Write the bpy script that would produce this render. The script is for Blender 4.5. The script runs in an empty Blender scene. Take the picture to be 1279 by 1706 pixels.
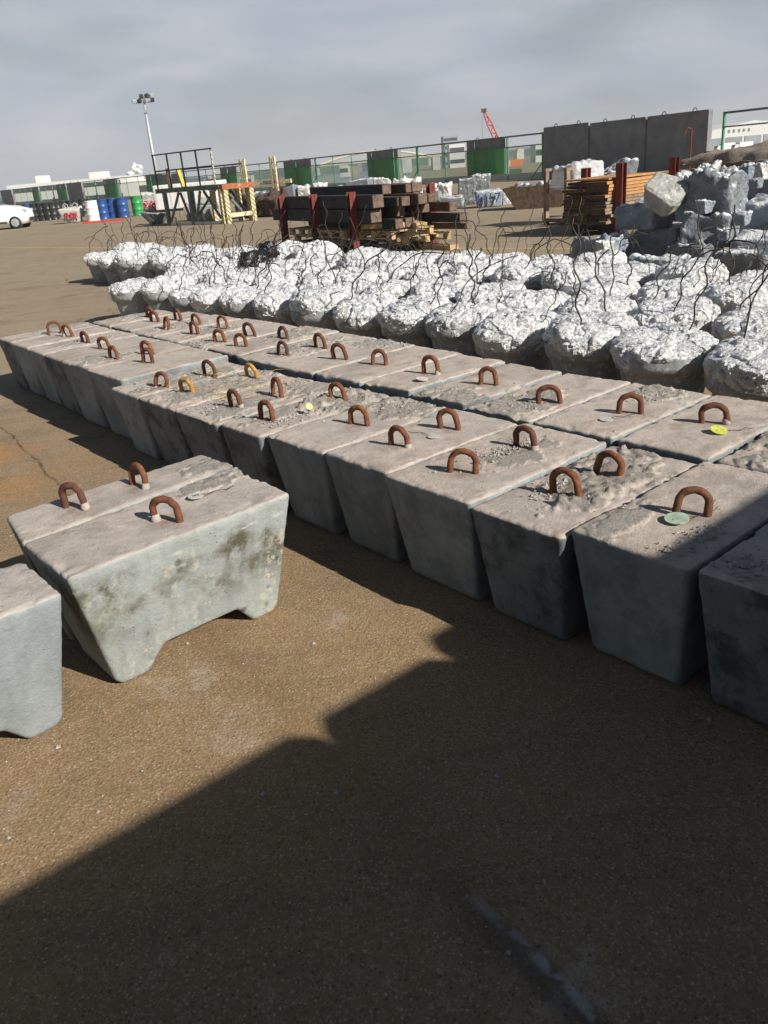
import bpy, bmesh, math, random
import numpy as np
from mathutils import Vector, Matrix, noise
R = math.radians
PI = math.pi
sc = bpy.context.scene
col = sc.collection
rng = random.Random(7)

# ------------------------------------------------------------------ camera
F, IW, IH, HC = 1367.0, 1279.0, 1706.0, 1.6
PIT, ROLL = R(23), R(5)
fw = Vector((0, math.cos(PIT), -math.sin(PIT)))
U0 = Vector((0, math.sin(PIT), math.cos(PIT)))
R0 = Vector((1, 0, 0))
cr = R0 * math.cos(ROLL) - U0 * math.sin(ROLL)
cu = R0 * math.sin(ROLL) + U0 * math.cos(ROLL)
CAM = Vector((0, 0, HC))
def ray(x, y): return fw * F + cr * (x - IW / 2) - cu * (y - IH / 2)
def gp(x, y, z=0.0):                       # pixel -> point at height z
    d = ray(x, y); return CAM + d * ((z - HC) / d.z)
def atY(x, y, Y):                          # pixel -> point at depth Y
    d = ray(x, y); return CAM + d * (Y / d.y)
def pr(p):
    v = Vector(p) - CAM; k = v.dot(fw)
    return IW / 2 + F * v.dot(cr) / k, IH / 2 - F * v.dot(cu) / k
cd = bpy.data.cameras.new('camera'); cam = bpy.data.objects.new('camera', cd); col.objects.link(cam)
cd.sensor_fit = 'VERTICAL'; cd.sensor_height = 36; cd.sensor_width = 27; cd.lens = 36 * F / IH
cd.clip_start = 0.05; cd.clip_end = 6000
M = Matrix((cr, cu, -fw)).transposed().to_4x4(); M.translation = CAM
cam.matrix_world = M
sc.camera = cam

# ------------------------------------------------------------------ light
SUN_EL, SUN_ROT = R(32), R(131)
w = bpy.data.worlds.new('World'); sc.world = w; w.use_nodes = True
nt = w.node_tree; N = nt.nodes; Lk = nt.links
bg = N['Background']
sky = N.new('ShaderNodeTexSky'); sky.sky_type = 'NISHITA'; sky.sun_disc = False
sky.sun_elevation = SUN_EL; sky.sun_rotation = SUN_ROT; sky.air_density = 1.3; sky.dust_density = 0.6
tc = N.new('ShaderNodeTexCoord'); sep = N.new('ShaderNodeSeparateXYZ'); Lk.new(tc.outputs['Generated'], sep.inputs[0])
mp = N.new('ShaderNodeMapping'); mp.inputs['Scale'].default_value = (1.3, 1.3, 4.5); Lk.new(tc.outputs['Generated'], mp.inputs[0])
cn = N.new('ShaderNodeTexNoise'); cn.inputs['Scale'].default_value = 2.3; cn.inputs['Detail'].default_value = 7; cn.inputs['Roughness'].default_value = 0.52
Lk.new(mp.outputs[0], cn.inputs['Vector'])
cn2 = N.new('ShaderNodeTexNoise'); cn2.inputs['Scale'].default_value = 4.5; cn2.inputs['Detail'].default_value = 6
Lk.new(mp.outputs[0], cn2.inputs['Vector'])
def wmath(op, a, b=None, clamp=False):
    m = N.new('ShaderNodeMath'); m.operation = op; m.use_clamp = clamp
    for i, v in enumerate((a, b)):
        if v is None: continue
        if isinstance(v, (int, float)): m.inputs[i].default_value = v
        else: Lk.new(v, m.inputs[i])
    return m.outputs[0]
def wramp(src, stops):
    r = N.new('ShaderNodeValToRGB'); e = r.color_ramp.elements
    while len(e) < len(stops): e.new(0.5)
    for el, (p, c) in zip(e, stops): el.position = p; el.color = c if len(c) == 4 else (*c, 1)
    Lk.new(src, r.inputs[0]); return r.outputs[0]
elev = wramp(sep.outputs['Z'], [(0.0, (.86,) * 3), (0.08, (.95,) * 3), (0.18, (.93,) * 3), (0.26, (.36,) * 3), (0.35, (.0,) * 3)])
patch = wramp(cn.outputs[0], [(0.34, (.60,) * 3), (0.52, (.97,) * 3), (0.75, (1,) * 3)])
ahead = wramp(wmath('ADD', wmath('MULTIPLY', sep.outputs['Y'], .5), .5), [(0.35, (.12,) * 3), (0.72, (1,) * 3)])   # the cloud bank lies ahead of the camera, the sky behind it is clear
fac = wmath('MULTIPLY', wmath('MULTIPLY', elev, patch), ahead, True)
cl = wramp(cn2.outputs[0], [(0.28, (.29, .34, .43)), (0.5, (.36, .39, .45)), (0.72, (.45, .465, .50))])
sk = N.new('ShaderNodeMixRGB'); sk.blend_type = 'MULTIPLY'; sk.inputs[0].default_value = 1; sk.inputs[2].default_value = (.036, .036, .036, 1)
Lk.new(sky.outputs[0], sk.inputs[1])
mx = N.new('ShaderNodeMixRGB'); Lk.new(fac, mx.inputs[0]); Lk.new(sk.outputs[0], mx.inputs[1]); Lk.new(cl, mx.inputs[2])
Lk.new(mx.outputs[0], bg.inputs[0]); bg.inputs[1].default_value = 1.0
sl = bpy.data.lights.new('sun', 'SUN'); sl.energy = 5.0; sl.angle = R(0.5); sl.color = (1, .95, .87)
so = bpy.data.objects.new('sun', sl); col.objects.link(so)
sd = Vector((math.sin(SUN_ROT) * math.cos(SUN_EL), math.cos(SUN_ROT) * math.cos(SUN_EL), math.sin(SUN_EL)))
so.rotation_euler = sd.to_track_quat('Z', 'Y').to_euler(); so.location = sd * 50
vs = sc.view_settings; sc.display_settings.display_device = 'sRGB'
vs.view_transform = 'Standard'; vs.look = 'None'; vs.exposure = .40; vs.gamma = 1; vs.use_curve_mapping = False

# ------------------------------------------------------------------ materials
class Mat:
    def __init__(s, name, rough=.85, metal=0.0):
        s.m = bpy.data.materials.new(name); s.m.use_nodes = True
        s.n = s.m.node_tree.nodes; s.l = s.m.node_tree.links
        s.b = s.n['Principled BSDF']; s.b.inputs['Roughness'].default_value = rough; s.b.inputs['Metallic'].default_value = metal
        s.b.inputs['Specular IOR Level'].default_value = .3
        s.tc = s.n.new('ShaderNodeTexCoord')
        oi = s.n.new('ShaderNodeObjectInfo')
        v = s.n.new('ShaderNodeVectorMath'); v.operation = 'ADD'
        sc_ = s.n.new('ShaderNodeVectorMath'); sc_.operation = 'SCALE'; sc_.inputs['Scale'].default_value = 37
        cmb = s.n.new('ShaderNodeCombineXYZ')
        for i in range(3): s.l.new(oi.outputs['Random'], cmb.inputs[i])
        s.l.new(cmb.outputs[0], sc_.inputs[0]); s.l.new(s.tc.outputs['Object'], v.inputs[0]); s.l.new(sc_.outputs[0], v.inputs[1])
        s.co = v.outputs[0]; s.rand = oi.outputs['Random']
    def noise(s, scale, detail=5, rough=.55, co=None, out=0):
        t = s.n.new('ShaderNodeTexNoise'); t.inputs['Scale'].default_value = scale; t.inputs['Detail'].default_value = detail; t.inputs['Roughness'].default_value = rough
        s.l.new(co or s.co, t.inputs['Vector']); return t.outputs[out]
    def vor(s, scale, feature='F1', out='Distance', co=None):
        t = s.n.new('ShaderNodeTexVoronoi'); t.feature = feature; t.inputs['Scale'].default_value = scale
        s.l.new(co or s.co, t.inputs['Vector']); return t.outputs[out]
    def ramp(s, src, stops, interp='LINEAR'):
        r = s.n.new('ShaderNodeValToRGB'); r.color_ramp.interpolation = interp; e = r.color_ramp.elements
        while len(e) < len(stops): e.new(.5)
        for el, (p, c) in zip(e, stops):
            el.position = p
            el.color = (c, c, c, 1) if isinstance(c, (int, float)) else (*c, 1)
        s.l.new(src, r.inputs[0]); return r.outputs[0]
    def mix(s, f, a, b, mode='MIX'):
        m = s.n.new('ShaderNodeMixRGB'); m.blend_type = mode
        for i, v in enumerate((f, a, b)):
            if isinstance(v, (int, float)): m.inputs[i].default_value = v if i == 0 else (v, v, v, 1)
            elif isinstance(v, tuple): m.inputs[i].default_value = (*v, 1)
            else: s.l.new(v, m.inputs[i])
        return m.outputs[0]
    def math(s, op, a, b=None, clamp=False):
        m = s.n.new('ShaderNodeMath'); m.operation = op; m.use_clamp = clamp
        for i, v in enumerate((a, b)):
            if v is None: continue
            if isinstance(v, (int, float)): m.inputs[i].default_value = v
            else: s.l.new(v, m.inputs[i])
        return m.outputs[0]
    def sepx(s, src):
        t = s.n.new('ShaderNodeSeparateXYZ'); s.l.new(src, t.inputs[0]); return t.outputs
    def col(s, c):
        if isinstance(c, tuple): s.b.inputs['Base Color'].default_value = (*c, 1)
        else: s.l.new(c, s.b.inputs['Base Color'])
        return s
    def rough(s, v): s.l.new(v, s.b.inputs['Roughness']); return s
    def metal(s, v): s.l.new(v, s.b.inputs['Metallic']); return s
    def bump(s, h, dist=.01, strength=1.0):
        b = s.n.new('ShaderNodeBump'); b.inputs['Distance'].default_value = dist; b.inputs['Strength'].default_value = strength
        s.l.new(h, b.inputs['Height']); s.l.new(b.outputs[0], s.b.inputs['Normal']); return s
    def nz(s):
        g = s.n.new('ShaderNodeNewGeometry'); return s.sepx(g.outputs['Normal'])['Z']
    def attr(s, name):
        a = s.n.new('ShaderNodeAttribute'); a.attribute_name = name; return a.outputs['Fac']

def simple(name, c, rough=.7, metal=0., var=.25, scale=6, bump=.0, bscale=30, spec=.3):
    m = Mat(name, rough, metal)
    n = m.noise(scale, 6, .6)
    lo = tuple(v * (1 - var) for v in c); hi = tuple(min(1, v * (1 + var)) for v in c)
    m.col(m.ramp(n, [(.3, lo), (.7, hi)]))
    m.b.inputs['Specular IOR Level'].default_value = spec
    if bump: m.bump(m.noise(bscale, 5), bump)
    return m.m

def concrete_mat(name, side, top, stain=.5, lichen=0.0):
    m = Mat(name, .92)
    O = m.tc.outputs['Object']; o = m.sepx(O)
    n1 = m.noise(2.6, 6, .6); n2 = m.noise(13, 7, .7); n3 = m.noise(75, 5, .75); n4 = m.noise(5.5, 9, .72); n5 = m.noise(34, 6, .7)
    sd_ = m.ramp(n1, [(.3, tuple(v * .74 for v in side)), (.7, tuple(v * 1.16 for v in side))])
    sd_ = m.mix(m.ramp(n4, [(.48, 0.), (.60, min(1, stain * 1.25))]), sd_, tuple(v * .40 for v in side))
    sd_ = m.mix(m.ramp(n5, [(.56, 0.), (.72, .45)]), sd_, tuple(v * .62 for v in side))
    sd_ = m.mix(m.ramp(n2, [(.58, 0.), (.72, .35)]), sd_, (.42, .42, .385))
    # run-off streaks down the faces
    mpn = m.n.new('ShaderNodeMapping'); mpn.inputs['Scale'].default_value = (9, 9, .8); m.l.new(m.co, mpn.inputs[0])
    sd_ = m.mix(m.ramp(m.noise(1.6, 5, .6, co=mpn.outputs[0]), [(.52, 0.), (.70, .38)]), sd_, tuple(v * .5 for v in side))
    if lichen:
        nb = m.noise(11, 10, .78, co=O); nc = m.noise(2.9, 4, .6, co=O)
        band = m.ramp(o['Z'], [(.14, 0.), (.24, .8), (.33, 1.), (.40, 1.), (.46, 0.)])
        k = m.math('MULTIPLY', m.ramp(nb, [(.41, 0.), (.55, 1.)]), m.ramp(nc, [(.40, 0.), (.52, 1.)]))
        k = m.math('MULTIPLY', k, band)
        sd_ = m.mix(m.math('MULTIPLY', k, lichen), sd_, (.085, .072, .04))
        sp = m.ramp(m.vor(11, co=O), [(.10, 1.), (.20, 0.)])
        sp = m.math('MULTIPLY', sp, m.ramp(m.noise(5, 3, .6, co=O), [(.50, 0.), (.56, 1.)]))
        sd_ = m.mix(m.math('MULTIPLY', sp, .75), sd_, (.075, .08, .06))
        pale = m.math('MULTIPLY', m.ramp(m.noise(24, 8, .75), [(.52, 0.), (.60, .8)]), m.ramp(m.noise(2.4, 3), [(.48, 0.), (.60, 1.)]))
        sd_ = m.mix(pale, sd_, (.50, .475, .37))
        gr_ = m.math('MULTIPLY', m.ramp(m.noise(19, 8, .75), [(.5, 0.), (.6, .28)]), m.ramp(m.noise(2.0, 3), [(.52, 0.), (.62, 1.)]))
        sd_ = m.mix(gr_, sd_, (.20, .21, .10))
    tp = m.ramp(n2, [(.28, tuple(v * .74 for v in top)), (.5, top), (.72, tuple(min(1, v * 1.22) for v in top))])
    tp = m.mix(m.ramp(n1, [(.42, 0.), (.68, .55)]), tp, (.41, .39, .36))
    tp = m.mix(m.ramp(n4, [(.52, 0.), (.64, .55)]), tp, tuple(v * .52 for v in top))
    tp = m.mix(m.ramp(m.noise(1.7, 7, .7), [(.50, 0.), (.66, .6)]), tp, tuple(v * .60 for v in top))
    tp = m.mix(m.ramp(n5, [(.58, 0.), (.70, .5)]), tp, tuple(v * .55 for v in top))
    tp = m.mix(m.math('MULTIPLY', m.ramp(m.noise(9, 8, .75), [(.58, 0.), (.66, .8)]), m.ramp(m.noise(3, 3), [(.5, 0.), (.6, 1.)])), tp, (.56, .535, .49))
    cr_ = m.attr('crust')
    vb = m.noise(62, 6, .8); vk = m.vor(120)
    rub = m.ramp(vb, [(.28, (.20, .18, .155)), (.45, (.36, .33, .29)), (.62, (.47, .43, .38)), (.78, (.62, .58, .52))])
    tp = m.mix(m.math('MULTIPLY', cr_, .9), tp, rub)
    tp = m.mix(m.math('MULTIPLY', m.attr('rust'), .55), tp, (.20, .115, .07))
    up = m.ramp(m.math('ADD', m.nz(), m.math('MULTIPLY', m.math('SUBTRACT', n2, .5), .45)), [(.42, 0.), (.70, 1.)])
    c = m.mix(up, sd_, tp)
    pits = m.ramp(m.vor(42), [(.05, 1.), (.13, 0.)])
    pits = m.math('MULTIPLY', pits, m.ramp(m.noise(6, 2), [(.48, 0.), (.6, .65)]))
    c = m.mix(pits, c, tuple(v * .32 for v in side))
    m.col(c)
    h = m.math('ADD', m.math('MULTIPLY', n3, .6), m.math('MULTIPLY', n2, .3))
    h = m.math('ADD', h, m.math('MULTIPLY', n5, .4))
    h = m.math('SUBTRACT', h, m.math('MULTIPLY', pits, .8));
    h = m.math('ADD', h, m.math('MULTIPLY', vb, m.math('MULTIPLY', cr_, 2.4)))
    m.bump(h, .007, 1.0)
    return m.m

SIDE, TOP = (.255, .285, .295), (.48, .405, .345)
MC = {}
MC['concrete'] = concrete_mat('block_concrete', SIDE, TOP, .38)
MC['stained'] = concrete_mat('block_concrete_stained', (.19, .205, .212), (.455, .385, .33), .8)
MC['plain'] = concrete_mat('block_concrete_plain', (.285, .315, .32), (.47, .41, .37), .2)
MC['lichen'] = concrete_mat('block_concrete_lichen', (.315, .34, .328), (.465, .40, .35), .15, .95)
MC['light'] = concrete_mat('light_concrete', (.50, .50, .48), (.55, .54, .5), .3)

def rust_mat():
    m = Mat('rusted_bar', .85)
    n = m.noise(28, 6, .65); n2 = m.noise(7, 3)
    c = m.ramp(n, [(.25, (.07, .028, .018)), (.5, (.20, .075, .035)), (.75, (.36, .15, .06))])
    c = m.mix(m.ramp(n2, [(.5, 0.), (.7, .5)]), c, (.13, .06, .045))
    c = m.mix(m.ramp(m.rand, [(0., .75), (1., 0.)]), c, (.085, .04, .03))
    c = m.mix(m.ramp(m.noise(60, 4, .7), [(.58, 0.), (.66, .7)]), c, (.045, .025, .02))
    m.col(c).bump(m.noise(90, 5, .7), .004)
    return m.m
MC['rust'] = rust_mat()
m_ = Mat('yellowed_rust', .85); m_.col(m_.ramp(m_.noise(25, 5), [(.3, (.26, .11, .03)), (.7, (.55, .31, .08))])).bump(m_.noise(130, 4), .002); MC['rust_yellow'] = m_.m
MC['mortar'] = simple('mortar', (.40, .36, .31), .95, bump=.003, bscale=90)

def foil_mat():
    m = Mat('crumpled_foil', .4, .5)
    n1 = m.noise(9, 5); n2 = m.noise(150, 5, .8); n3 = m.noise(52, 8, .8)
    c = m.ramp(n1, [(.3, (.76, .77, .78)), (.6, (.87, .87, .865)), (.8, (.92, .92, .905))])
    hole = m.ramp(n3, [(.535, 0.), (.63, .9)])
    big = m.ramp(m.noise(7, 6, .65), [(.46, 0.), (.64, .9)])
    hole = m.math('MULTIPLY', hole, m.math('ADD', .45, big), True)
    c = m.mix(hole, c, (.21, .21, .22))
    m.col(c)
    m.metal(m.ramp(hole, [(0., .38), (.6, .1)]))
    m.rough(m.ramp(n1, [(.3, .36), (.7, .5)]))
    # every crease cell of the sheet tilts its own way, like crumpled foil
    h = m.math('ADD', m.math('MULTIPLY', n3, 1.3), m.math('MULTIPLY', n2, .7))
    bp = m.n.new('ShaderNodeBump'); bp.inputs['Distance'].default_value = .012; m.l.new(h, bp.inputs['Height'])
    acc = bp.outputs[0]
    for sc_, k in ((46, .6), (110, .75)):
        vc = m.vor(sc_, out='Color')
        sb = m.n.new('ShaderNodeVectorMath'); sb.operation = 'SUBTRACT'; m.l.new(vc, sb.inputs[0]); sb.inputs[1].default_value = (.5, .5, .5)
        ml = m.n.new('ShaderNodeVectorMath'); ml.operation = 'SCALE'; ml.inputs['Scale'].default_value = k; m.l.new(sb.outputs[0], ml.inputs[0])
        ad = m.n.new('ShaderNodeVectorMath'); ad.operation = 'ADD'; m.l.new(acc, ad.inputs[0]); m.l.new(ml.outputs[0], ad.inputs[1])
        acc = ad.outputs[0]
    nm = m.n.new('ShaderNodeVectorMath'); nm.operation = 'NORMALIZE'; m.l.new(acc, nm.inputs[0])
    m.l.new(nm.outputs[0], m.b.inputs['Normal'])
    return m.m
MC['foil'] = foil_mat()

def bucket_mat():
    m = Mat('bucket_concrete', .9)
    n1 = m.noise(5, 6, .6); n2 = m.noise(24, 6, .7)
    c = m.ramp(n1, [(.3, (.22, .235, .24)), (.7, (.40, .41, .41))])
    c = m.mix(m.ramp(n2, [(.54, 0.), (.64, .7)]), c, (.66, .67, .67))
    m.col(c).bump(n2, .008)
    return m.m
MC['bucket'] = bucket_mat()

def rubble_mat(name, base, foil=.5, thr=.35):
    m = Mat(name, .85)
    n1 = m.noise(4, 7, .65); n2 = m.noise(17, 6, .7)
    c = m.ramp(n1, [(.3, tuple(v * .6 for v in base)), (.7, tuple(v * 1.3 for v in base))])
    up = m.math('ADD', m.math('MULTIPLY', m.nz(), .55), m.math('MULTIPLY', m.math('SUBTRACT', n1, .5), 3.2))
    f = m.ramp(up, [(thr, 0.), (thr + .15, foil)])
    f = m.math('MAXIMUM', f, m.ramp(n2, [(.66, 0.), (.72, foil * .6)]))
    c = m.mix(f, c, (.82, .82, .80)); m.col(c)
    m.metal(m.math('MULTIPLY', f, .4))
    m.rough(m.ramp(f, [(0., .9), (1., .5)]))
    m.bump(m.math('ADD', m.noise(40, 6, .7), m.math('MULTIPLY', m.vor(22), .8)), .02)
    return m.m
MC['rubble'] = rubble_mat('foil_topped_rubble', (.20, .215, .225), .9)
MC['rubble_blue'] = rubble_mat('bluish_rubble', (.29, .335, .385), .9, .38)
MC['rubble_dark'] = rubble_mat('dark_rubble', (.215, .24, .265), .9, .42)
MC['rubble_chunk'] = rubble_mat('pale_chunk_concrete', (.40, .395, .37), .3, .5)
MC['rubble_white'] = rubble_mat('white_rubble', (.50, .50, .48), .9, .1)

def ground_mat():
    m = Mat('yard_concrete', .92)
    P = m.tc.outputs['Object']
    o = m.sepx(P)
    nA = m.noise(.35, 6, .6, co=P); nB = m.noise(2.2, 8, .65, co=P); nC = m.noise(11, 7, .7, co=P)
    br = m.ramp(nA, [(.3, (.245, .158, .078)), (.7, (.315, .208, .112))])
    gr = m.ramp(nA, [(.3, (.275, .215, .145)), (.7, (.335, .27, .19))])
    far = m.ramp(m.math('ADD', o['Y'], m.math('MULTIPLY', m.math('SUBTRACT', nB, .5), 2.5)), [(0., 0.), (1., 1.)])
    r_ = m.n.new('ShaderNodeMapRange'); r_.inputs['From Min'].default_value = 2.6; r_.inputs['From Max'].default_value = 9
    m.l.new(m.math('ADD', o['Y'], m.math('MULTIPLY', m.math('SUBTRACT', nB, .5), 2.5)), r_.inputs['Value'])
    c = m.mix(r_.outputs[0], br, gr)
    c = m.mix(m.ramp(nB, [(.45, 0.), (.68, .40)]), c, (.175, .125, .075))
    c = m.mix(m.ramp(nC, [(.52, 0.), (.70, .4)]), c, (.36, .28, .18))
    # orange rust stains
    def blob(x, y, r):
        v = m.n.new('ShaderNodeVectorMath'); v.operation = 'DISTANCE'
        wob = m.n.new('ShaderNodeVectorMath'); wob.operation = 'ADD'
        m.l.new(P, wob.inputs[0])
        sb = m.n.new('ShaderNodeVectorMath'); sb.operation = 'SCALE'; sb.inputs['Scale'].default_value = r * 1.3
        m.l.new(m.noise(2.5, 5, .6, co=P, out=1), sb.inputs[0]); m.l.new(sb.outputs[0], wob.inputs[1])
        m.l.new(wob.outputs[0], v.inputs[0]); v.inputs[1].default_value = (x + r * .65, y + r * .65, r * .65)
        return m.ramp(m.math('DIVIDE', v.outputs['Value'], r), [(.35, 1.), (1., 0.)])
    for x, y, rr, k in ((-2.62, 5.3, .42, .5), (-2.2, 4.65, .3, .42), (-3.2, 5.0, .5, .35), (-1.9, 5.0, .25, .2)):
        c = m.mix(m.math('MULTIPLY', blob(x, y, rr), k), c, (.42, .20, .05))
    # pale efflorescence near the joint and scuffs
    for x, y, rr, k in ((-.78, 2.45, .2, .35), (-.55, 2.15, .17, .3), (-.2, 2.75, .12, .3), (-1.12, 1.88, .07, .4), (.3, 1.2, .16, .4)):
        e = m.math('MULTIPLY', blob(x, y, rr), m.ramp(nC, [(.42, 0.), (.62, 1.)]))
        c = m.mix(m.math('MULTIPLY', e, k * 1.1, True), c, (.45, .41, .36))
    # oil and tyre marks, damp patches
    c = m.mix(m.ramp(m.noise(1.1, 8, .7, co=P), [(.54, 0.), (.68, .45)]), c, (.13, .095, .055))
    mpt = m.n.new('ShaderNodeMapping'); mpt.inputs['Rotation'].default_value = (0, 0, R(52)); mpt.inputs['Scale'].default_value = (.35, 5, 1); m.l.new(P, mpt.inputs[0])
    c = m.mix(m.ramp(m.noise(1.5, 6, .65, co=mpt.outputs[0]), [(.54, 0.), (.66, .32)]), c, (.14, .10, .06))
    c = m.mix(m.ramp(m.noise(30, 6, .75, co=P), [(.60, 0.), (.68, .5)]), c, (.40, .34, .26))
    # aggregate
    vc = m.sepx(m.vor(95, out='Color', co=P))['X']
    vd = m.vor(95, co=P)
    inside = m.ramp(vd, [(.25, 1.), (.42, 0.)])
    lite = m.math('MULTIPLY', m.ramp(vc, [(.84, 0.), (.92, .65)]), inside)
    dark = m.math('MULTIPLY', m.ramp(vc, [(.10, .7), (.18, 0.)]), inside)
    c = m.mix(lite, c, (.50, .42, .32)); c = m.mix(dark, c, (.075, .06, .045))
    vc2 = m.sepx(m.vor(170, out='Color', co=P))['Y']
    c = m.mix(m.ramp(vc2, [(.0, .45), (.3, 0.)]), c, (.10, .075, .05))
    c = m.mix(m.ramp(vc2, [(.75, 0.), (1., .5)]), c, (.44, .35, .24))
    # slab joint: a cracked line with tar and pale crumbs
    def line(x0, y0, x1, y1, wob):
        dx, dy = x1 - x0, y1 - y0; L = math.hypot(dx, dy); nx, ny = -dy / L, dx / L
        d = m.math('ADD', m.math('MULTIPLY', o['X'], nx), m.math('MULTIPLY', o['Y'], ny))
        d = m.math('SUBTRACT', d, x0 * nx + y0 * ny)
        d = m.math('ADD', d, m.math('MULTIPLY', m.math('SUBTRACT', m.noise(3, 6, .65, co=P), .5), wob))
        return d
    d = line(-2.86, 6.11, .32, 1.1, .10)
    ad = m.math('ABSOLUTE', d)
    rf = m.n.new('ShaderNodeMapRange'); rf.inputs['From Min'].default_value = 2.9; rf.inputs['From Max'].default_value = 4.6; rf.inputs['To Min'].default_value = .16
    m.l.new(o['Y'], rf.inputs['Value'])
    crack = m.math('MULTIPLY', m.math('MULTIPLY', m.ramp(ad, [(.003, 1.), (.012, 0.)]), m.ramp(nC, [(.40, .15), (.58, .85)])), rf.outputs[0])
    c = m.mix(crack, c, (.07, .045, .025))
    soft = m.ramp(ad, [(.0, .20), (.12, 0.)])
    c = m.mix(soft, c, (.19, .115, .05))
    near = m.ramp(o['Y'], [(0., 1.), (.01, 1.)])
    rn = m.n.new('ShaderNodeMapRange'); rn.inputs['From Min'].default_value = 1.55; rn.inputs['From Max'].default_value = 1.25
    m.l.new(o['Y'], rn.inputs['Value'])
    d3 = line(.075, 1.50, .345, 1.085, .035)
    tar = m.math('MULTIPLY', m.ramp(m.math('ABSOLUTE', m.math('SUBTRACT', d3, -.022)), [(.020, 1.), (.05, 0.)]), rn.outputs[0])
    c = m.mix(m.math('MULTIPLY', tar, .5), c, (.045, .045, .05))
    pc = m.math('MULTIPLY', m.ramp(m.math('ABSOLUTE', d3), [(.006, 1.), (.018, 0.)]), rn.outputs[0])
    pc = m.math('MULTIPLY', pc, m.ramp(m.noise(14, 5, .6, co=P), [(.47, 0.), (.56, 1.)]))
    c = m.mix(m.math('MULTIPLY', pc, .6), c, (.42, .42, .40))
    # faint worn yellow line far left
    d2 = line(-12.3, 29.7, -9.9, 27.4, .2)
    yl = m.math('MULTIPLY', m.ramp(m.math('ABSOLUTE', d2), [(.05, 1.), (.09, 0.)]), m.ramp(nC, [(.4, .2), (.6, .75)]))
    c = m.mix(yl, c, (.55, .40, .12))
    m.col(c)
    h = m.math('ADD', m.math('MULTIPLY', m.math('SUBTRACT', 1., vd), .35), m.math('MULTIPLY', nC, .5))
    h = m.math('ADD', h, m.math('MULTIPLY', m.noise(180, 3, co=P), .5))
    h = m.math('SUBTRACT', h, m.math('MULTIPLY', crack, 1.5))
    m.bump(h, .006, .9)
    return m.m
MC['ground'] = ground_mat()

def mesh_net():
    m = Mat('green_netting', .6)
    m.col((.05, .24, .09))
    tr = m.n.new('ShaderNodeBsdfTransparent'); tl_ = m.n.new('ShaderNodeBsdfTranslucent'); tl_.inputs[0].default_value = (.06, .26, .10, 1)
    ms = m.n.new('ShaderNodeMixShader'); m2 = m.n.new('ShaderNodeMixShader'); m2.inputs[0].default_value = .5
    wv = m.n.new('ShaderNodeTexWave'); wv.inputs['Scale'].default_value = 7; wv.inputs['Distortion'].default_value = .6
    mpn = m.n.new('ShaderNodeMapping'); mpn.inputs['Rotation'].default_value = (0, R(45), 0)
    m.l.new(m.tc.outputs['Object'], mpn.inputs[0]); m.l.new(mpn.outputs[0], wv.inputs['Vector'])
    f = m.ramp(wv.outputs['Fac'], [(.35, .30), (.75, .48)])
    m.l.new(m.b.outputs[0], m2.inputs[1]); m.l.new(tl_.outputs[0], m2.inputs[2])
    m.l.new(f, ms.inputs[0]); m.l.new(tr.outputs[0], ms.inputs[1]); m.l.new(m2.outputs[0], ms.inputs[2])
    m.l.new(ms.outputs[0], m.n['Material Output'].inputs['Surface'])
    return m.m
MC['net'] = mesh_net()
MC['green_sheet'] = simple('green_sheet_paint', (.17, .44, .16), .6, 0, .15, 2)
MC['wire'] = simple('bent_wire', (.055, .045, .038), .6, .5, .4, 20)
MC['green_steel'] = simple('green_painted_steel', (.06, .26, .13), .5, 0, .25, 3)
MC['dkgreen_steel'] = simple('dark_green_steel', (.12, .155, .14), .6, .1, .4, 4)
MC['black_steel'] = simple('blackened_steel', (.055, .047, .04), .6, .2, .4, 8)
MC['panel'] = simple('dark_weathered_concrete', (.205, .205, .215), .9, 0, .25, 1.5, .01, 20)
MC['red_steel'] = simple('red_oxide_steel', (.16, .034, .026), .6, 0, .3, 7)
MC['timber_black'] = simple('creosoted_timber', (.035, .034, .035), .75, 0, .5, 6, .01, 14)
MC['timber_brown'] = simple('old_brown_timber', (.10, .062, .042), .85, 0, .5, 9, .01, 20)
MC['end_grain'] = simple('weathered_end_grain', (.15, .105, .08), .9, 0, .45, 14, .01, 30)
MC['pallet'] = simple('pale_pallet_wood', (.46, .33, .18), .8, 0, .35, 8, .004, 30)
MC['plank_grey'] = simple('greyed_plank', (.26, .19, .13), .85, 0, .4, 8, .004, 30)
MC['plank_orange'] = simple('orange_plank', (.44, .235, .10), .75, 0, .3, 6, .004, 30)
MC['plank_end_shade'] = simple('shaded_plank_end_grain', (.085, .06, .045), .9, 0, .5, 12, .004, 40)  # end grain, darkened with the shade of the stack's end face
MC['white_paint'] = simple('white_paint', (.78, .78, .76), .35, 0, .05, 3, spec=.5)
MC['white_dirty'] = simple('dirty_white', (.66, .66, .64), .6, 0, .15, 3)
MC['cream'] = simple('cream_cladding', (.72, .68, .56), .7, 0, .08, .2)
MC['blue_drum'] = simple('blue_drum_paint', (.022, .075, .25), .35, 0, .2, 4, spec=.5)
MC['black_drum'] = simple('black_drum_paint', (.02, .022, .024), .4, 0, .3, 4, spec=.5)
MC['green_drum'] = simple('green_drum_paint', (.03, .27, .07), .4, 0, .35, 8, spec=.5)
MC['glass'] = simple('dark_window_glass', (.03, .035, .04), .1, 0, .1, 2, spec=.6)
MC['tyre'] = simple('tyre_rubber', (.02, .02, .02), .8, 0, .2, 8)
MC['rim'] = simple('wheel_trim', (.6, .61, .62), .35, .6, .1, 5)
MC['lamp'] = simple('headlight_lens', (.55, .57, .6), .12, .3, .1, 8, spec=.6)
MC['red_text'] = simple('red_paint_writing', (.55, .03, .05), .8, 0, .1, 9)
MC['blue_text'] = simple('blue_paint_writing', (.05, .06, .16), .8, 0, .2, 9)
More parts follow.
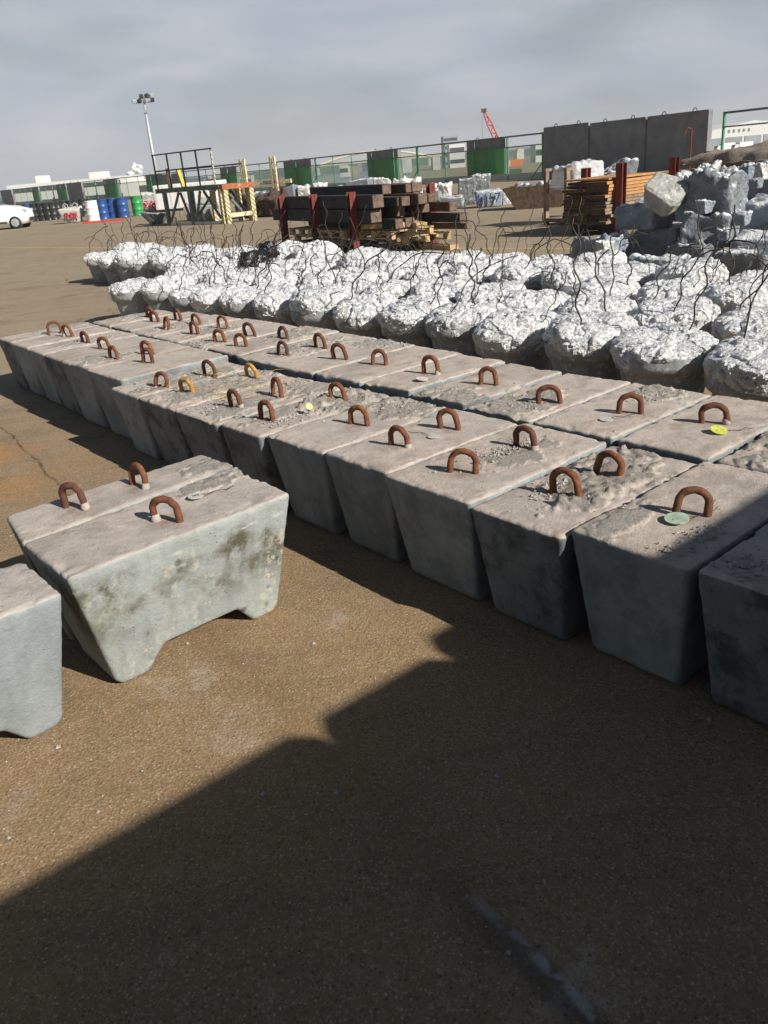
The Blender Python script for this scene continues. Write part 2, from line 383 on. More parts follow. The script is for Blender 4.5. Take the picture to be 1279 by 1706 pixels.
MC['ink'] = simple('black_ink', (.04, .04, .05), .8, 0, .1, 9)
MC['ink_faded'] = simple('faded_ink', (.20, .21, .14), .8, 0, .2, 9)
MC['tag_yellow'] = simple('yellow_tag_plastic', (.50, .52, .10), .6, 0, .3, 45)
MC['tag_straw'] = simple('straw_tag_plastic', (.48, .47, .20), .6, 0, .15, 60)
MC['crumb'] = simple('concrete_crumb', (.33, .31, .28), .95, 0, .4, 40)
MC['straw'] = simple('dry_straw', (.48, .36, .16), .8, 0, .3, 20)
MC['tag_green'] = simple('pale_green_tag_plastic', (.36, .44, .34), .6, 0, .3, 45)
MC['tag_grey'] = simple('pale_grey_tag_plastic', (.48, .47, .44), .6, 0, .12, 30)
MC['tag_pink'] = simple('pinkish_tag_plastic', (.60, .50, .52), .6, 0, .12, 30)
MC['label'] = simple('white_sticker', (.75, .75, .74), .5, 0, .04, 30)
MC['black_plastic'] = simple('black_plastic_sheet', (.018, .018, .02), .25, 0, .2, 10, .03, 14, .6)
m_ = Mat('cloudy_plastic_sheet', .3)
m_.col(m_.ramp(m_.noise(5, 5), [(.3, (.55, .57, .6)), (.7, (.85, .86, .87))])); m_.b.inputs['Alpha'].default_value = .72; m_.bump(m_.noise(9, 6, .6), .05); MC['poly'] = m_.m
MC['crane_red'] = simple('crane_red_paint', (.50, .055, .035), .5, 0, .2, 3)
MC['orange'] = simple('orange_paint', (.62, .17, .05), .5, 0, .2, 3)
MC['yellow_paint'] = simple('worn_yellow_paint', (.60, .42, .07), .6, 0, .3, 10)
MC['bridge'] = simple('pale_yellow_bridge_paint', (.62, .56, .36), .6, 0, .1, .1)
MC['town_a'] = simple('town_wall_light', (.50, .49, .47), .8, 0, .2, .2)
MC['town_b'] = simple('town_wall_brown', (.33, .27, .23), .8, 0, .25, .2)
MC['town_c'] = simple('town_wall_grey', (.28, .30, .33), .8, 0, .2, .2)
MC['galv'] = simple('galvanised_steel', (.45, .47, .48), .5, .4, .12, 3)
MC['hill'] = simple('far_wooded_shore', (.07, .085, .07), .95, 0, .4, .02)
MC['water'] = simple('harbour_water', (.05, .08, .10), .12, 0, .2, .05, .3, .4, .5)
MC['scrap'] = simple('rusty_scrap', (.075, .05, .04), .9, 0, .5, 9, .03, 25)
MC['steam'] = simple('white_steam', (.85, .86, .88), 1., 0, .04, .2)
m_ = Mat('hazard_stripes', .6)
ow = m_.sepx(m_.tc.outputs['Object'])
st = m_.math('FRACT', m_.math('MULTIPLY', m_.math('ADD', m_.math('ADD', ow['X'], ow['Y']), ow['Z']), 6.5))
cz = m_.mix(m_.ramp(st, [(.60, 0.), (.66, .8)]), (.58, .50, .28), (.13, .11, .09))
cz = m_.mix(m_.ramp(m_.noise(9, 6, .7), [(.55, 0.), (.66, .8)]), cz, (.55, .50, .42)); m_.col(cz); MC['hazard'] = m_.m
m_ = Mat('cream_flaking_paint', .7)
m_.col(m_.mix(m_.ramp(m_.noise(8, 6, .7), [(.50, 0.), (.6, .9)]), (.66, .60, .40), (.28, .11, .05))); MC['cream_rust'] = m_.m
m_ = Mat('rust_beam', .8)
m_.col(m_.ramp(m_.noise(6, 6, .7), [(.3, (.22, .06, .025)), (.6, (.42, .16, .07)), (.75, (.5, .42, .33))])); MC['rust_beam'] = m_.m
m_ = Mat('gravel_top', .95)
m_.col(m_.ramp(m_.noise(14, 8, .75), [(.3, (.16, .13, .11)), (.6, (.36, .29, .23)), (.8, (.6, .57, .53))])).bump(m_.noise(30, 6, .7), .03); MC['gravel'] = m_.m

# ------------------------------------------------------------------ mesh helpers
class MB:
    def __init__(s): s.v = []; s.f = []
    def box(s, c, d, M=None):
        b = len(s.v); c = Vector(c)
        for sx in (-1, 1):
            for sy in (-1, 1):
                for sz in (-1, 1):
                    p = Vector((sx * d[0] / 2, sy * d[1] / 2, sz * d[2] / 2))
                    if M: p = M @ p
                    s.v.append(p + c)
        for q in ((0, 1, 3, 2), (4, 6, 7, 5), (0, 4, 5, 1), (2, 3, 7, 6), (0, 2, 6, 4), (1, 5, 7, 3)): s.f.append(tuple(b + i for i in q))
        return s
    def tube(s, pts, r, n=8, cap=True):
        pts = [Vector(p) for p in pts]; b = len(s.v); up = Vector((.31, .17, .93))
        rr = r if isinstance(r, (list, tuple)) else [r] * len(pts)
        prev = None
        for i, p in enumerate(pts):
            t = (pts[min(i + 1, len(pts) - 1)] - pts[max(i - 1, 0)]).normalized()
            if prev is None:
                x = t.cross(up)
                if x.length < .05: x = t.cross(Vector((1, 0, 0)))
            else: x = prev - t * prev.dot(t)
            x.normalize(); prev = x; y = t.cross(x)
            for k in range(n):
                a = 2 * PI * k / n
                s.v.append(p + (x * math.cos(a) + y * math.sin(a)) * rr[i])
        for i in range(len(pts) - 1):
            for k in range(n):
                a, c = b + i * n + k, b + i * n + (k + 1) % n
                s.f.append((a, c, c + n, a + n))
        if cap:
            s.f.append(tuple(b + k for k in reversed(range(n)))); s.f.append(tuple(b + (len(pts) - 1) * n + k for k in range(n)))
        return s
    def bar(s, a, c, wd, ht=None):
        a, c = Vector(a), Vector(c); d = c - a; L = d.length
        z = d.normalized(); x = Vector((0, 0, 1)).cross(z)
        if x.length < .02: x = Vector((1, 0, 0)); 
        x.normalize(); y = z.cross(x)
        M = Matrix((x, y, z)).transposed()
        return s.box((a + c) / 2, (wd, ht or wd, L), M)
    def lathe(s, prof, n=24, c=(0, 0, 0)):
        b = len(s.v); c = Vector(c)
        for r, z in prof:
            for k in range(n):
                a = 2 * PI * k / n; s.v.append(c + Vector((r * math.cos(a), r * math.sin(a), z)))
        for i in range(len(prof) - 1):
            for k in range(n):
                p, q = b + i * n + k, b + i * n + (k + 1) % n
                s.f.append((p, q, q + n, p + n))
        s.f.append(tuple(b + k for k in reversed(range(n)))); s.f.append(tuple(b + (len(prof) - 1) * n + k for k in range(n)))
        return s
    def prism(s, poly, a, c, axis='y'):
        b = len(s.v); n = len(poly)
        for t in (a, c):
            for p, q in poly:
                s.v.append(Vector((p, t, q)) if axis == 'y' else (Vector((t, p, q)) if axis == 'x' else Vector((p, q, t))))
        s.f.append(tuple(range(b, b + n))); s.f.append(tuple(reversed(range(b + n, b + 2 * n))))
        for i in range(n):
            j = (i + 1) % n; s.f.append((b + i, b + n + i, b + n + j, b + j))
        return s
    def mesh(s, name):
        me = bpy.data.meshes.new(name); me.from_pydata([tuple(v) for v in s.v], [], s.f)
        bm = bmesh.new(); bm.from_mesh(me); bmesh.ops.recalc_face_normals(bm, faces=bm.faces); bm.to_mesh(me); bm.free()
        return me
    def build(s, name, mat, parent=None, smooth=False, bevel=0, loc=None, rz=None):
        me = s.mesh(name)
        if bevel:
            bm = bmesh.new(); bm.from_mesh(me)
            bmesh.ops.bevel(bm, geom=list(bm.edges), offset=bevel, segments=2, affect='EDGES', profile=.6, clamp_overlap=True); bm.to_mesh(me); bm.free()
        return link(name, me, mat, parent, smooth, loc, rz)
def link(name, me, mat, parent=None, smooth=False, loc=None, rz=None):
    if mat and not me.materials: me.materials.append(MC[mat] if isinstance(mat, str) else mat)
    if smooth: me.polygons.foreach_set('use_smooth', [True] * len(me.polygons))
    o = bpy.data.objects.new(name, me); col.objects.link(o)
    if parent: o.parent = parent
    if loc is not None: o.location = loc
    if rz is not None: o.rotation_euler = (0, 0, rz)
    return o
def tag(o, label, cat, group=None, kind=None):
    if label: o['label'] = label
    if cat: o['category'] = cat
    if group: o['group'] = group
    if kind: o['kind'] = kind
    return o
def thing(name, loc, rz, label, cat, group=None):
    o = bpy.data.objects.new(name, None); col.objects.link(o); o.empty_display_size = .1
    o.location = loc; o.rotation_euler = (0, 0, rz)
    return tag(o, label, cat, group)
def copy_thing(o, loc, rz=None, label=None):
    kids = [c for c in bpy.data.objects if c.parent == o]
    def cp(src, par):
        c = src.copy(); col.objects.link(c)
        if par: c.parent = par
        for k in [x for x in bpy.data.objects if x.parent == src and x not in new]:
            new.add(cp(k, c))
        return c
    new = set()
    r = o.copy(); col.objects.link(r); r.location = loc
    if rz is not None: r.rotation_euler = (0, 0, rz)
    if label: r['label'] = label
    for k in kids:
        c = k.copy(); col.objects.link(c); c.parent = r
        for g in [x for x in bpy.data.objects if x.parent == k]:
            d = g.copy(); col.objects.link(d); d.parent = c
    return r
ORD = ['first', 'second', 'third', 'fourth', 'fifth', 'sixth', 'seventh', 'eighth', 'ninth', 'tenth', 'eleventh', 'twelfth', 'thirteenth', 'fourteenth', 'fifteenth', 'sixteenth', 'seventeenth', 'eighteenth', 'nineteenth', 'twentieth', 'twenty-first', 'twenty-second', 'twenty-third', 'twenty-fourth']
dg = None
def remeshed(me, voxel):
    o = bpy.data.objects.new('tmp', me); col.objects.link(o)
    md = o.modifiers.new('r', 'REMESH'); md.mode = 'VOXEL'; md.voxel_size = voxel; md.use_smooth_shade = True
    d = bpy.context.evaluated_depsgraph_get()
    out = bpy.data.meshes.new_from_object(o.evaluated_get(d), depsgraph=d)
    bpy.data.objects.remove(o); bpy.data.meshes.remove(me)
    return out
def get_co(me):
    n = len(me.vertices); a = np.empty(n * 3, np.float32); b = np.empty(n * 3, np.float32)
    me.vertices.foreach_get('co', a); me.vertices.foreach_get('normal', b)
    return a.reshape(-1, 3), b.reshape(-1, 3)
def set_co(me, a): me.vertices.foreach_set('co', a.astype(np.float32).ravel()); me.update()
def text_obj(body, size, mat, parent, M, name='painted_writing', thick=.002, align='CENTER'):
    cu_ = bpy.data.curves.new('txt', 'FONT'); cu_.body = body; cu_.size = size; cu_.extrude = thick; cu_.align_x = align; cu_.align_y = 'CENTER'
    t = bpy.data.objects.new('txt', cu_); col.objects.link(t)
    d = bpy.context.evaluated_depsgraph_get()
    me = bpy.data.meshes.new_from_object(t.evaluated_get(d), depsgraph=d)
    bpy.data.objects.remove(t); bpy.data.curves.remove(cu_)
    me.transform(M); me.materials.clear()
    return link(name, me, mat, parent)

# ------------------------------------------------------------------ ground
ZB = -4.2                                    # the land and water beyond the fence lie lower than the yard
edge_ = [(60, -60), (27.5, 21.5), (22.6, 31.5), (19.6, 41.5), (14.2, 52.5), (7.6, 63.7), (-.2, 77.5), (-9.6, 90.0), (-20.0, 101.5), (-40.2, 129.3), (-60.0, 160.3), (-90, 210)]
g = MB(); g.v = [Vector((x, y, 0)) for x, y in edge_] + [Vector((-900, 210, 0)), Vector((-900, -60, 0))]; g.f = [tuple(range(len(g.v)))]
go = g.build('ground', 'ground'); tag(go, None, None, kind='structure')
g = MB()
for (x, y) in edge_: g.v += [Vector((x, y, -.004)), Vector((x, y, ZB - 1))]
g.f = [(2 * i, 2 * i + 1, 2 * i + 3, 2 * i + 2) for i in range(len(edge_) - 1)]
tag(g.build('quay_wall', 'town_c'), None, None, kind='structure')
g = MB(); g.v = [Vector(p) for p in ((-4000, -100, ZB - .8), (4000, -100, ZB - .8), (4000, 5000, ZB - .8), (-4000, 5000, ZB - .8))]; g.f = [(0, 1, 2, 3)]
tag(g.build('water', 'water'), None, None, kind='structure')
g = MB(); g.v = [Vector(p) for p in ((62, -60, ZB), (900, -60, ZB), (900, 900, ZB), (60, 900, ZB), (20, 330, ZB), (24, 60, ZB))]; g.f = [(0, 1, 2, 3, 4, 5)]
tag(g.build('lower_quay', 'ground'), None, None, kind='structure')
g = MB(); g.v = [Vector(p) for p in ((-900, 215, ZB), (-30, 215, ZB), (-30, 900, ZB), (-900, 900, ZB))]; g.f = [(0, 1, 2, 3)]
tag(g.build('far_quay', 'ground'), None, None, kind='structure')

# ------------------------------------------------------------------ hooked concrete blocks
def hook_mesh(seed, h=.108, wd=.097, r=.0128):
    rn = random.Random(seed)
    h *= rn.uniform(.90, 1.08); wd *= rn.uniform(.88, 1.10); r *= rn.uniform(.95, 1.1); pts = []
    sk_ = rn.uniform(-.006, .006)
    for z in (-.05, 0, h * .25): pts.append((-wd / 2 + z * .04, 0, z))
    for k in range(1, 12):
        a = PI - PI * k / 12
        pts.append((wd / 2 * math.cos(a) * .98 + sk_, 0, h * .42 + (h * .58 - r) * math.sin(a) ** .9))
    for z in (h * .25, 0, -.05): pts.append((wd / 2 - z * .04, 0, z))
    pts = [(x, rn.uniform(-.003, .003) if z > .02 else 0, z) for x, y, z in pts]
    return MB().tube(pts, [r * rn.uniform(.93, 1.09) for _ in pts], 10).mesh('lifting_loop')
HOOKS = [hook_mesh(i) for i in range(12)]
nblk = [0]
def block(P00, P10, P11, P01, H, label, group, mat='concrete', tl=.11, tw=.12, arch=True, voxel=.014, crust=(), hooks=(), edge=.006, name='concrete_block'):
    """P00-P10 is the long v=0 side, P01-P11 the long v=1 side (top rectangle, world xy)"""
    seed = nblk[0] * 11.3 + 3.1; nblk[0] += 1
    q = [Vector((p[0], p[1])) for p in (P00, P10, P11, P01)]
    cen = sum(q, Vector((0, 0))) / 4
    d = ((q[1] - q[0]) + (q[2] - q[3])).normalized(); yaw = math.atan2(d.y, d.x)
    Rm = Matrix.Rotation(-yaw, 2)
    ql = [Rm @ (p - cen) for p in q]
    def P(u, v): return ql[0] * (1 - u) * (1 - v) + ql[1] * u * (1 - v) + ql[2] * u * v + ql[3] * (1 - u) * v
    prof = [(0, H), (tl * .9, .03), (tl + .015, 0)]
    if arch: prof += [(tl + .135, 0), (tl + .165, .035), (tl + .215, .085), (1 - tl - .20, .085), (1 - tl - .155, .035), (1 - tl - .125, 0)]
    prof += [(1 - tl - .015, 0), (1 - tl * .9, .03), (1, H)]
    bm = bmesh.new(); rows = []
    for v in (0, 1):
        r_ = []
        for (u, z) in prof:
            k = tw * (1 - z / H)
            p = P(u, k if v == 0 else 1 - k); r_.append(bm.verts.new((p.x, p.y, z)))
        rows.append(r_)
    n = len(prof)
    bm.faces.new(rows[0]); bm.faces.new(list(reversed(rows[1])))
    for i in range(n):
        j = (i + 1) % n; bm.faces.new((rows[0][i], rows[1][i], rows[1][j], rows[0][j]))
    bmesh.ops.recalc_face_normals(bm, faces=bm.faces)
    sharp = [e for e in bm.edges if len(e.link_faces) == 2 and e.calc_face_angle() > .6]
    bmesh.ops.bevel(bm, geom=sharp, offset=.013, segments=2, affect='EDGES', profile=.5, clamp_overlap=True)
    me = bpy.data.meshes.new('body'); bm.to_mesh(me); bm.free()
    me = remeshed(me, voxel)
    co, no = get_co(me)
    cm = np.zeros(len(co), np.float32); rs_ = np.zeros(len(co), np.float32); dz = np.zeros(len(co), np.float32)
    W = (ql[3] - ql[0]).length; L = (ql[1] - ql[0]).length
    for i in range(len(co)):
        x, y, z = co[i]; p = Vector((x + seed, y - seed, z))
        a = noise.noise(p * 5) * .35 + noise.noise(p * 17) * .22
        dd = edge * a * (1.3 if z > H - .05 else .8)
        mk = 0.; u, v = x / L + .5, y / W + .5
        if z > H - .06:
            de = min(min(u, 1 - u) * L, min(v, 1 - v) * W)
            if de < .05:
                ch = noise.noise(p * 9 + Vector((4, 1, 7))) * .6 + noise.noise(p * 24) * .5 + abs(noise.noise(p * 50)) * .25
                if ch > .12: dz[i] -= (ch - .12) * .024 * (1 - de / .05); dd -= (ch - .12) * .010 * (1 - de / .05)
                else: dd += .0022 * noise.noise(p * 40)
        if z > H - .035 and no[i][2] > .2:
            for (bu, bv, ru, rv, amp) in crust:
                e = 1 - ((u - bu) / ru) ** 2 - ((v - bv) / rv) ** 2
                e = e * .9 + noise.noise(p * 7) * .8 + noise.noise(p * 19) * .7 + noise.noise(p * 45) * .4 - .1
                if e > 0:
                    k = min(1, e * 2.6)
                    t = abs(noise.noise(p * 17)) * .9 + (noise.noise(p * 34 + Vector((9, 2, 1))) + .5) * .45 + .4 * noise.noise(p * 8) + noise.noise(p * 75) * .35
                    dz[i] += amp * k * t; mk = max(mk, k)
            dd += .004 * noise.noise(p * 3.0)
        if z > H - .03:
            for hk in hooks:
                hl = Rm @ (Vector(hk[0]) - cen); dh = math.hypot(x - hl.x, y - hl.y)
                if dh < .11: rs_[i] = max(rs_[i], min(1, max(0, 1 - dh / .085 + noise.noise(p * 30) * .6 + noise.noise(p * 11) * .4)))
        cm[i] = mk
        co[i] += no[i] * dd
    co[:, 2] += dz
    co[:, 2] = np.maximum(co[:, 2], -0.001)
    set_co(me, co)
    at_ = me.attributes.new('crust', 'FLOAT', 'POINT'); at_.data.foreach_set('value', cm)
    at_ = me.attributes.new('rust', 'FLOAT', 'POINT'); at_.data.foreach_set('value', rs_)
    t = thing(name, (cen.x, cen.y, 0), yaw, label, 'concrete block', group)
    link('body', me, mat, t, True)
    for hk in hooks:
        (hx, hy), ratio = hk[0], hk[1]
        wp = Vector((hx, hy)); va = wp.normalized(); perp = Vector((va.y, -va.x))
        rt = min(1., ratio); dv = perp * rt - va * math.sqrt(max(0, 1 - rt * rt))
        ya = math.atan2(dv.y, dv.x) - yaw
        lp = Rm @ (wp - cen)
        kind = hk[2] if len(hk) > 2 else 'rust'
        ho = link('lifting_loop', HOOKS[rng.randrange(12)].copy(), kind, t, True, (lp.x, lp.y, H - .003), ya)
        ho.rotation_euler = (rng.uniform(-.12, .12), rng.uniform(-.1, .1), ya)
        if len(hk) > 3 or rng.random() < .12:
            mb = MB()
            sgn = 1 if len(hk) > 3 else rng.choice((-1, 1))
            mb.lathe([(.019, -.004), (.0175, .010), (.0145, .024), (.0125, .027)], 10, (sgn * .047, 0, 0))
            mb.build('mortar_collar', 'mortar', ho, True)
    return t

A_ = Vector((-.63, .776)).normalized(); B_ = Vector((A_.y, -A_.x)); O_ = Vector((.8191, 1.9766))
def ST(s, t): return O_ + A_ * s + B_ * t
HB, KB = .456, 1.04                          # height of the blocks
def BT(s, t): return ST(s, t) * KB
def hp(px, py, z=None): p = gp(px, py, z or HB); return (p.x, p.y)
FR = 'hooked concrete blocks of the near row'; BR = 'hooked concrete blocks of the far row'
# front row: s0, s1, t0, t1, dH, mat, crust, hooks, label
front = [
 (-.44, -.012, .0, .80, .016, 'stained', ((.1, .25, .16, .3, .012),), (), 'shaded dark concrete block cut by the right edge of the photo'),
 (.0, .405, -.005, .80, .016, 'concrete', ((.2, .8, .3, .16, .006),), (((1151, 866), 1.0),), 'concrete block with one large rusty loop and a pale green tag, half in shadow'),
 (.412, .80, -.03, .79, -.005, 'stained', ((.60, .5, .42, .45, .024), (.35, .3, .15, .2, .014)), (((942, 824), .88), ((1012, 792), .85)), 'concrete block with two loops in a thick crust of rubble'),
 (.808, 1.265, -.02, .80, .004, 'concrete', ((.6, .4, .25, .2, .004),), (((771, 788), .95), ((874, 748), .85)), 'smooth-topped concrete block with two loops, left of the rubble-crusted one'),
 (1.272, 1.69, .01, .80, .0, 'concrete', (), (((665, 744), .8, 'rust', 1), ((748, 715), .92)), 'concrete block with a white mortar collar on its front loop, near row'),
 (1.698, 2.13, .01, .80, -.004, 'concrete', ((.85, .4, .25, .5, .016),), (((598, 706), .75),), 'concrete block with a single small loop and gravelly back end'),
 (2.14, 2.49, -.02, .80, -.01, 'stained', ((.75, .4, .3, .5, .028), (.3, .7, .25, .3, .012)), (((444, 697), .62), ((563, 663), .8)), 'concrete block with a small yellow tag standing in its rubble'),
 (2.50, 2.945, -.035, .79, -.012, 'stained', ((.25, .3, .3, .3, .014), (.8, .3, .2, .3, .016)), (((393, 675), .55, 'rust', 1), ((462, 656), .4)), 'concrete block with patchy rubble top and two narrow rusty loops'),
 (2.955, 3.41, -.03, .79, -.018, 'stained', ((.5, .5, .5, .5, .022),), (((312, 650), .6, 'rust_yellow'), ((420, 625), .62, 'rust_yellow')), 'straw-strewn concrete block with two yellow-brown loops'),
 (3.42, 3.80, -.02, .79, -.018, 'concrete', ((.5, .4, .45, .5, .014),), (((268, 640), .6), ((349, 623), .62)), 'concrete block with two loops beside the straw-strewn one'),
 (3.805, 4.34, .06, .83, .014, 'concrete', (), (((247, 608), .62),), 'raised pale-topped concrete block with one loop, near row'),
 (4.35, 4.83, .08, .86, .008, 'concrete', ((.3, .5, .3, .4, .012),), (((190, 600), .5), ((246, 591), .68)), 'concrete block with one loop near its front edge and one behind'),
 (4.84, 5.28, .10, .88, .0, 'stained', (), (((175, 581), .65),), 'concrete block with one upright loop, fourth from the left end of the near row'),
 (5.29, 5.69, .12, .90, -.004, 'concrete', ((.5, .5, .4, .4, .01),), (((143, 570), .42),), 'concrete block with one edge-on loop, third from the left end of the near row'),
 (5.70, 6.09, .13, .90, .0, 'concrete', (), (((114, 561), .6),), 'concrete block with one leaning loop, second from the left end of the near row'),
 (6.10, 6.46, .14, .92, .0, 'stained', ((.7, .7, .4, .4, .012),), (((92, 556), 1.0),), 'concrete block at the far left end of the near row'),
]
def dens(y): return .0095 if y < 4.0 else (.0125 if y < 5 else .017)
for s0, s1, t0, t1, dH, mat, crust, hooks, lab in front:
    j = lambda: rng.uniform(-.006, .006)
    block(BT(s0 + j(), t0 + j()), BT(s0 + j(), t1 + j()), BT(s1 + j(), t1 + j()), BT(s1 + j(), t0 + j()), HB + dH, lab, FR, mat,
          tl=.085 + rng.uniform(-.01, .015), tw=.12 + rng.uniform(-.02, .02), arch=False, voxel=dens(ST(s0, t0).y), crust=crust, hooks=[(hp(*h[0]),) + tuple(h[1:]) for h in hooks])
back = [
 (-.03, .395, .84, 1.63, .0, 'concrete', ((.5, .5, .5, .5, .02),), (), 'rubble-topped concrete block of the far row at the right edge'),
 (.405, .815, .83, 1.62, .005, 'concrete', (), (((1190, 707), 1.0, 'rust', 1),), 'concrete block with a bright yellow round tag on its loop'),
 (.823, 1.245, .83, 1.61, .004, 'concrete', ((.85, .5, .2, .3, .018),), (((1049, 690), 1.0),), 'concrete block with one wide loop and a dull grey tag'),
 (1.255, 1.655, .83, 1.63, -.004, 'concrete', ((.25, .5, .35, .4, .014),), (((915, 671), 1.0),), 'concrete block of the far row with gravel around its single loop'),
 (1.665, 2.055, .845, 1.61, .004, 'concrete', ((.06, .3, .25, .6, .02),), (((813, 642), .92),), 'concrete block of the far row with grey gravel along its front edge'),
 (2.065, 2.435, .85, 1.62, .014, 'concrete', (), (((718, 627), .8, 'rust', 1),), 'concrete block with a whitewashed lump and pinkish tag under its loop'),
 (2.445, 2.87, .84, 1.66, .012, 'concrete', (), (((632, 611), .88),), 'clean flat concrete block, sixth of the far row from the right'),
 (2.88, 3.32, .83, 1.68, .008, 'concrete', ((.9, .7, .2, .4, .014),), (((567, 601), .78),), 'concrete block with one thin loop and a gravel corner, far row'),
 (3.33, 3.76, .86, 1.74, .0, 'concrete', ((.5, .5, .35, .4, .01),), (((535, 580), .6), ((472, 591), .55)), 'concrete block of the far row whose two loops stand widely apart'),
 (3.77, 4.21, .88, 1.76, .004, 'stained', ((.7, .5, .3, .4, .016),), (((472, 566), .62), ((402, 578), .75)), 'concrete block of the far row with grey crumbs behind its loops'),
 (4.22, 4.63, .88, 1.74, .0, 'concrete', ((.2, .5, .3, .4, .014),), (((367, 570), .72), ((417, 560), .68)), 'concrete block of the far row with a chipped mortar loop, fifth from the left'),
 (4.64, 5.07, .90, 1.76, .0, 'concrete', ((.5, .3, .35, .3, .012),), (((371, 548), .65), ((325, 556), .5)), 'concrete block of the far row, fourth from the left'),
 (5.08, 5.54, .92, 1.74, -.003, 'concrete', ((.4, .5, .4, .3, .012),), (((328, 540), .62), ((278, 548), .3)), 'concrete block of the far row, third from the left'),
 (5.55, 5.95, .94, 1.70, .0, 'stained', (), (((297, 533), .45), ((258, 536), .6)), 'concrete block of the far row, second from the left'),
 (5.96, 6.38, .94, 1.62, .0, 'concrete', ((.6, .5, .3, .4, .012),), (((251, 529), .55),), 'concrete block at the far left end of the far row'),
]
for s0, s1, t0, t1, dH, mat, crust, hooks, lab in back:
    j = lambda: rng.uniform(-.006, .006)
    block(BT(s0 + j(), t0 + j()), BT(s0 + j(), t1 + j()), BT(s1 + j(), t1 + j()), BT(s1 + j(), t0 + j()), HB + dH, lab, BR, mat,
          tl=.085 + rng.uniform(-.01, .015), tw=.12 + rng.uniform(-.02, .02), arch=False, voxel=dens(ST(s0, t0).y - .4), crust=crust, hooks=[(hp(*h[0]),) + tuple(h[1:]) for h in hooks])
FG = 'loose concrete blocks on the left'
def fk(*p): return [(x * KB, y * KB) for x, y in p]
HA, KA = .487, 1.012
block(*[(x * KA, y * KA) for x, y in ((-.994, 2.282), (-.339, 2.845), (-.592, 3.215), (-1.250, 2.592))], HA, 'pale concrete block with arched foot, lichen stains and one rusty loop', FG, 'lichen',
      tl=.115, tw=.15, voxel=.0085, crust=((.82, .85, .2, .2, .010),), hooks=[(hp(279, 868, HA), .82)], edge=.004)
block(*[(x * KA, y * KA) for x, y in ((-1.258, 2.606), (-.600, 3.232), (-.772, 3.43), (-1.425, 2.885))], HA - .003, 'slim concrete block with two rusty loops behind the lichen-stained one', FG, 'lichen',
      tl=.1, tw=.1, voxel=.0095, crust=((.9, .2, .15, .4, .010),), hooks=[(hp(126, 845, HA), .72, 'rust', 1), (hp(231, 809, HA), .5, 'rust', 1)], edge=.005)
block(*[(x * KA + .012, y * KA + .010) for x, y in ((-1.64, 1.62), (-.992, 2.195), (-1.222, 2.482), (-1.87, 1.905))], HA - .005, 'grey concrete block cut off by the left edge of the photo', FG, 'plain',
      tl=.1, tw=.2, voxel=.0095, edge=.004)

# tags lying on the blocks
def disc_tag(name, px, py, z, r, mat, label, tilt=(0, 0), rz=0., wire=True, text=None):
    p = gp(px, py, z - .5 + HB)
    o = thing(name, p, rz, label, 'tag', 'round identification tags')
    d = MB().lathe([(r, -.0012), (r, .0012)], 28).build('disc', mat, o, False)
    d.rotation_euler = (tilt[0], tilt[1], 0); d.location = (0, 0, .004 + abs(math.sin(tilt[0])) * r + abs(math.sin(tilt[1])) * r)
    if text:
        text_obj(text, r * .62, 'ink', d, Matrix.Translation((0, 0, .0025)), 'written_number', .0004)
    if not text:
        mk = MB(); rn = random.Random(py)
        for k_ in range(5): mk.box((rn.uniform(-.5, .5) * r, rn.uniform(-.3, .3) * r, .0016), (r * rn.uniform(.1, .35), r * .06, .0008), Matrix.Rotation(rn.uniform(-.4, 1.6), 3, 'Z'))
        mk.build('pen_marks', 'ink_faded', d)
    if wire:
        rn = random.Random(px); q = Vector((r * .8, 0, .006)); pts = [q]
        for k in range(7):
            q = q + Vector((.018, rn.uniform(-.012, .012), rn.uniform(-.004, .006))); q.z = max(.004, q.z); pts.append(q)
        MB().tube(pts, .0014, 5).build('tie_wire', 'wire', o, True)
    return o
disc_tag('identification_tag', 1197, 722, .505, .034, 'tag_yellow', 'bright yellow round tag propped below a wide rusty loop', (.30, 0.05), .1)
disc_tag('identification_tag', 1127, 868, .520, .038, 'tag_green', 'pale green round tag lying under the large front loop', (.06, -.1), .3)
disc_tag('identification_tag', 516, 686, .505, .019, 'tag_straw', 'small yellow-green tag standing on edge in gravel', (.9, .5), .2, False)
disc_tag('identification_tag', 1010, 700, .507, .030, 'tag_grey', 'dull grey round tag lying left of a wide loop in the far row', (.02, 0), .2)
disc_tag('identification_tag', 703, 634, .518, .034, 'tag_pink', 'pinkish flat tag beside the whitewashed loop', (.1, .1), .4, False)
disc_tag('identification_tag', 722, 729, .503, .026, 'tag_grey', 'pale tag with looping wire between two near-row loops', (.03, 0), 2.2)
disc_tag('identification_tag', 326, 828, .536, .030, 'tag_grey', 'grey tag with a handwritten number on the lichen-stained block', (.02, 0), .4, True, '263')

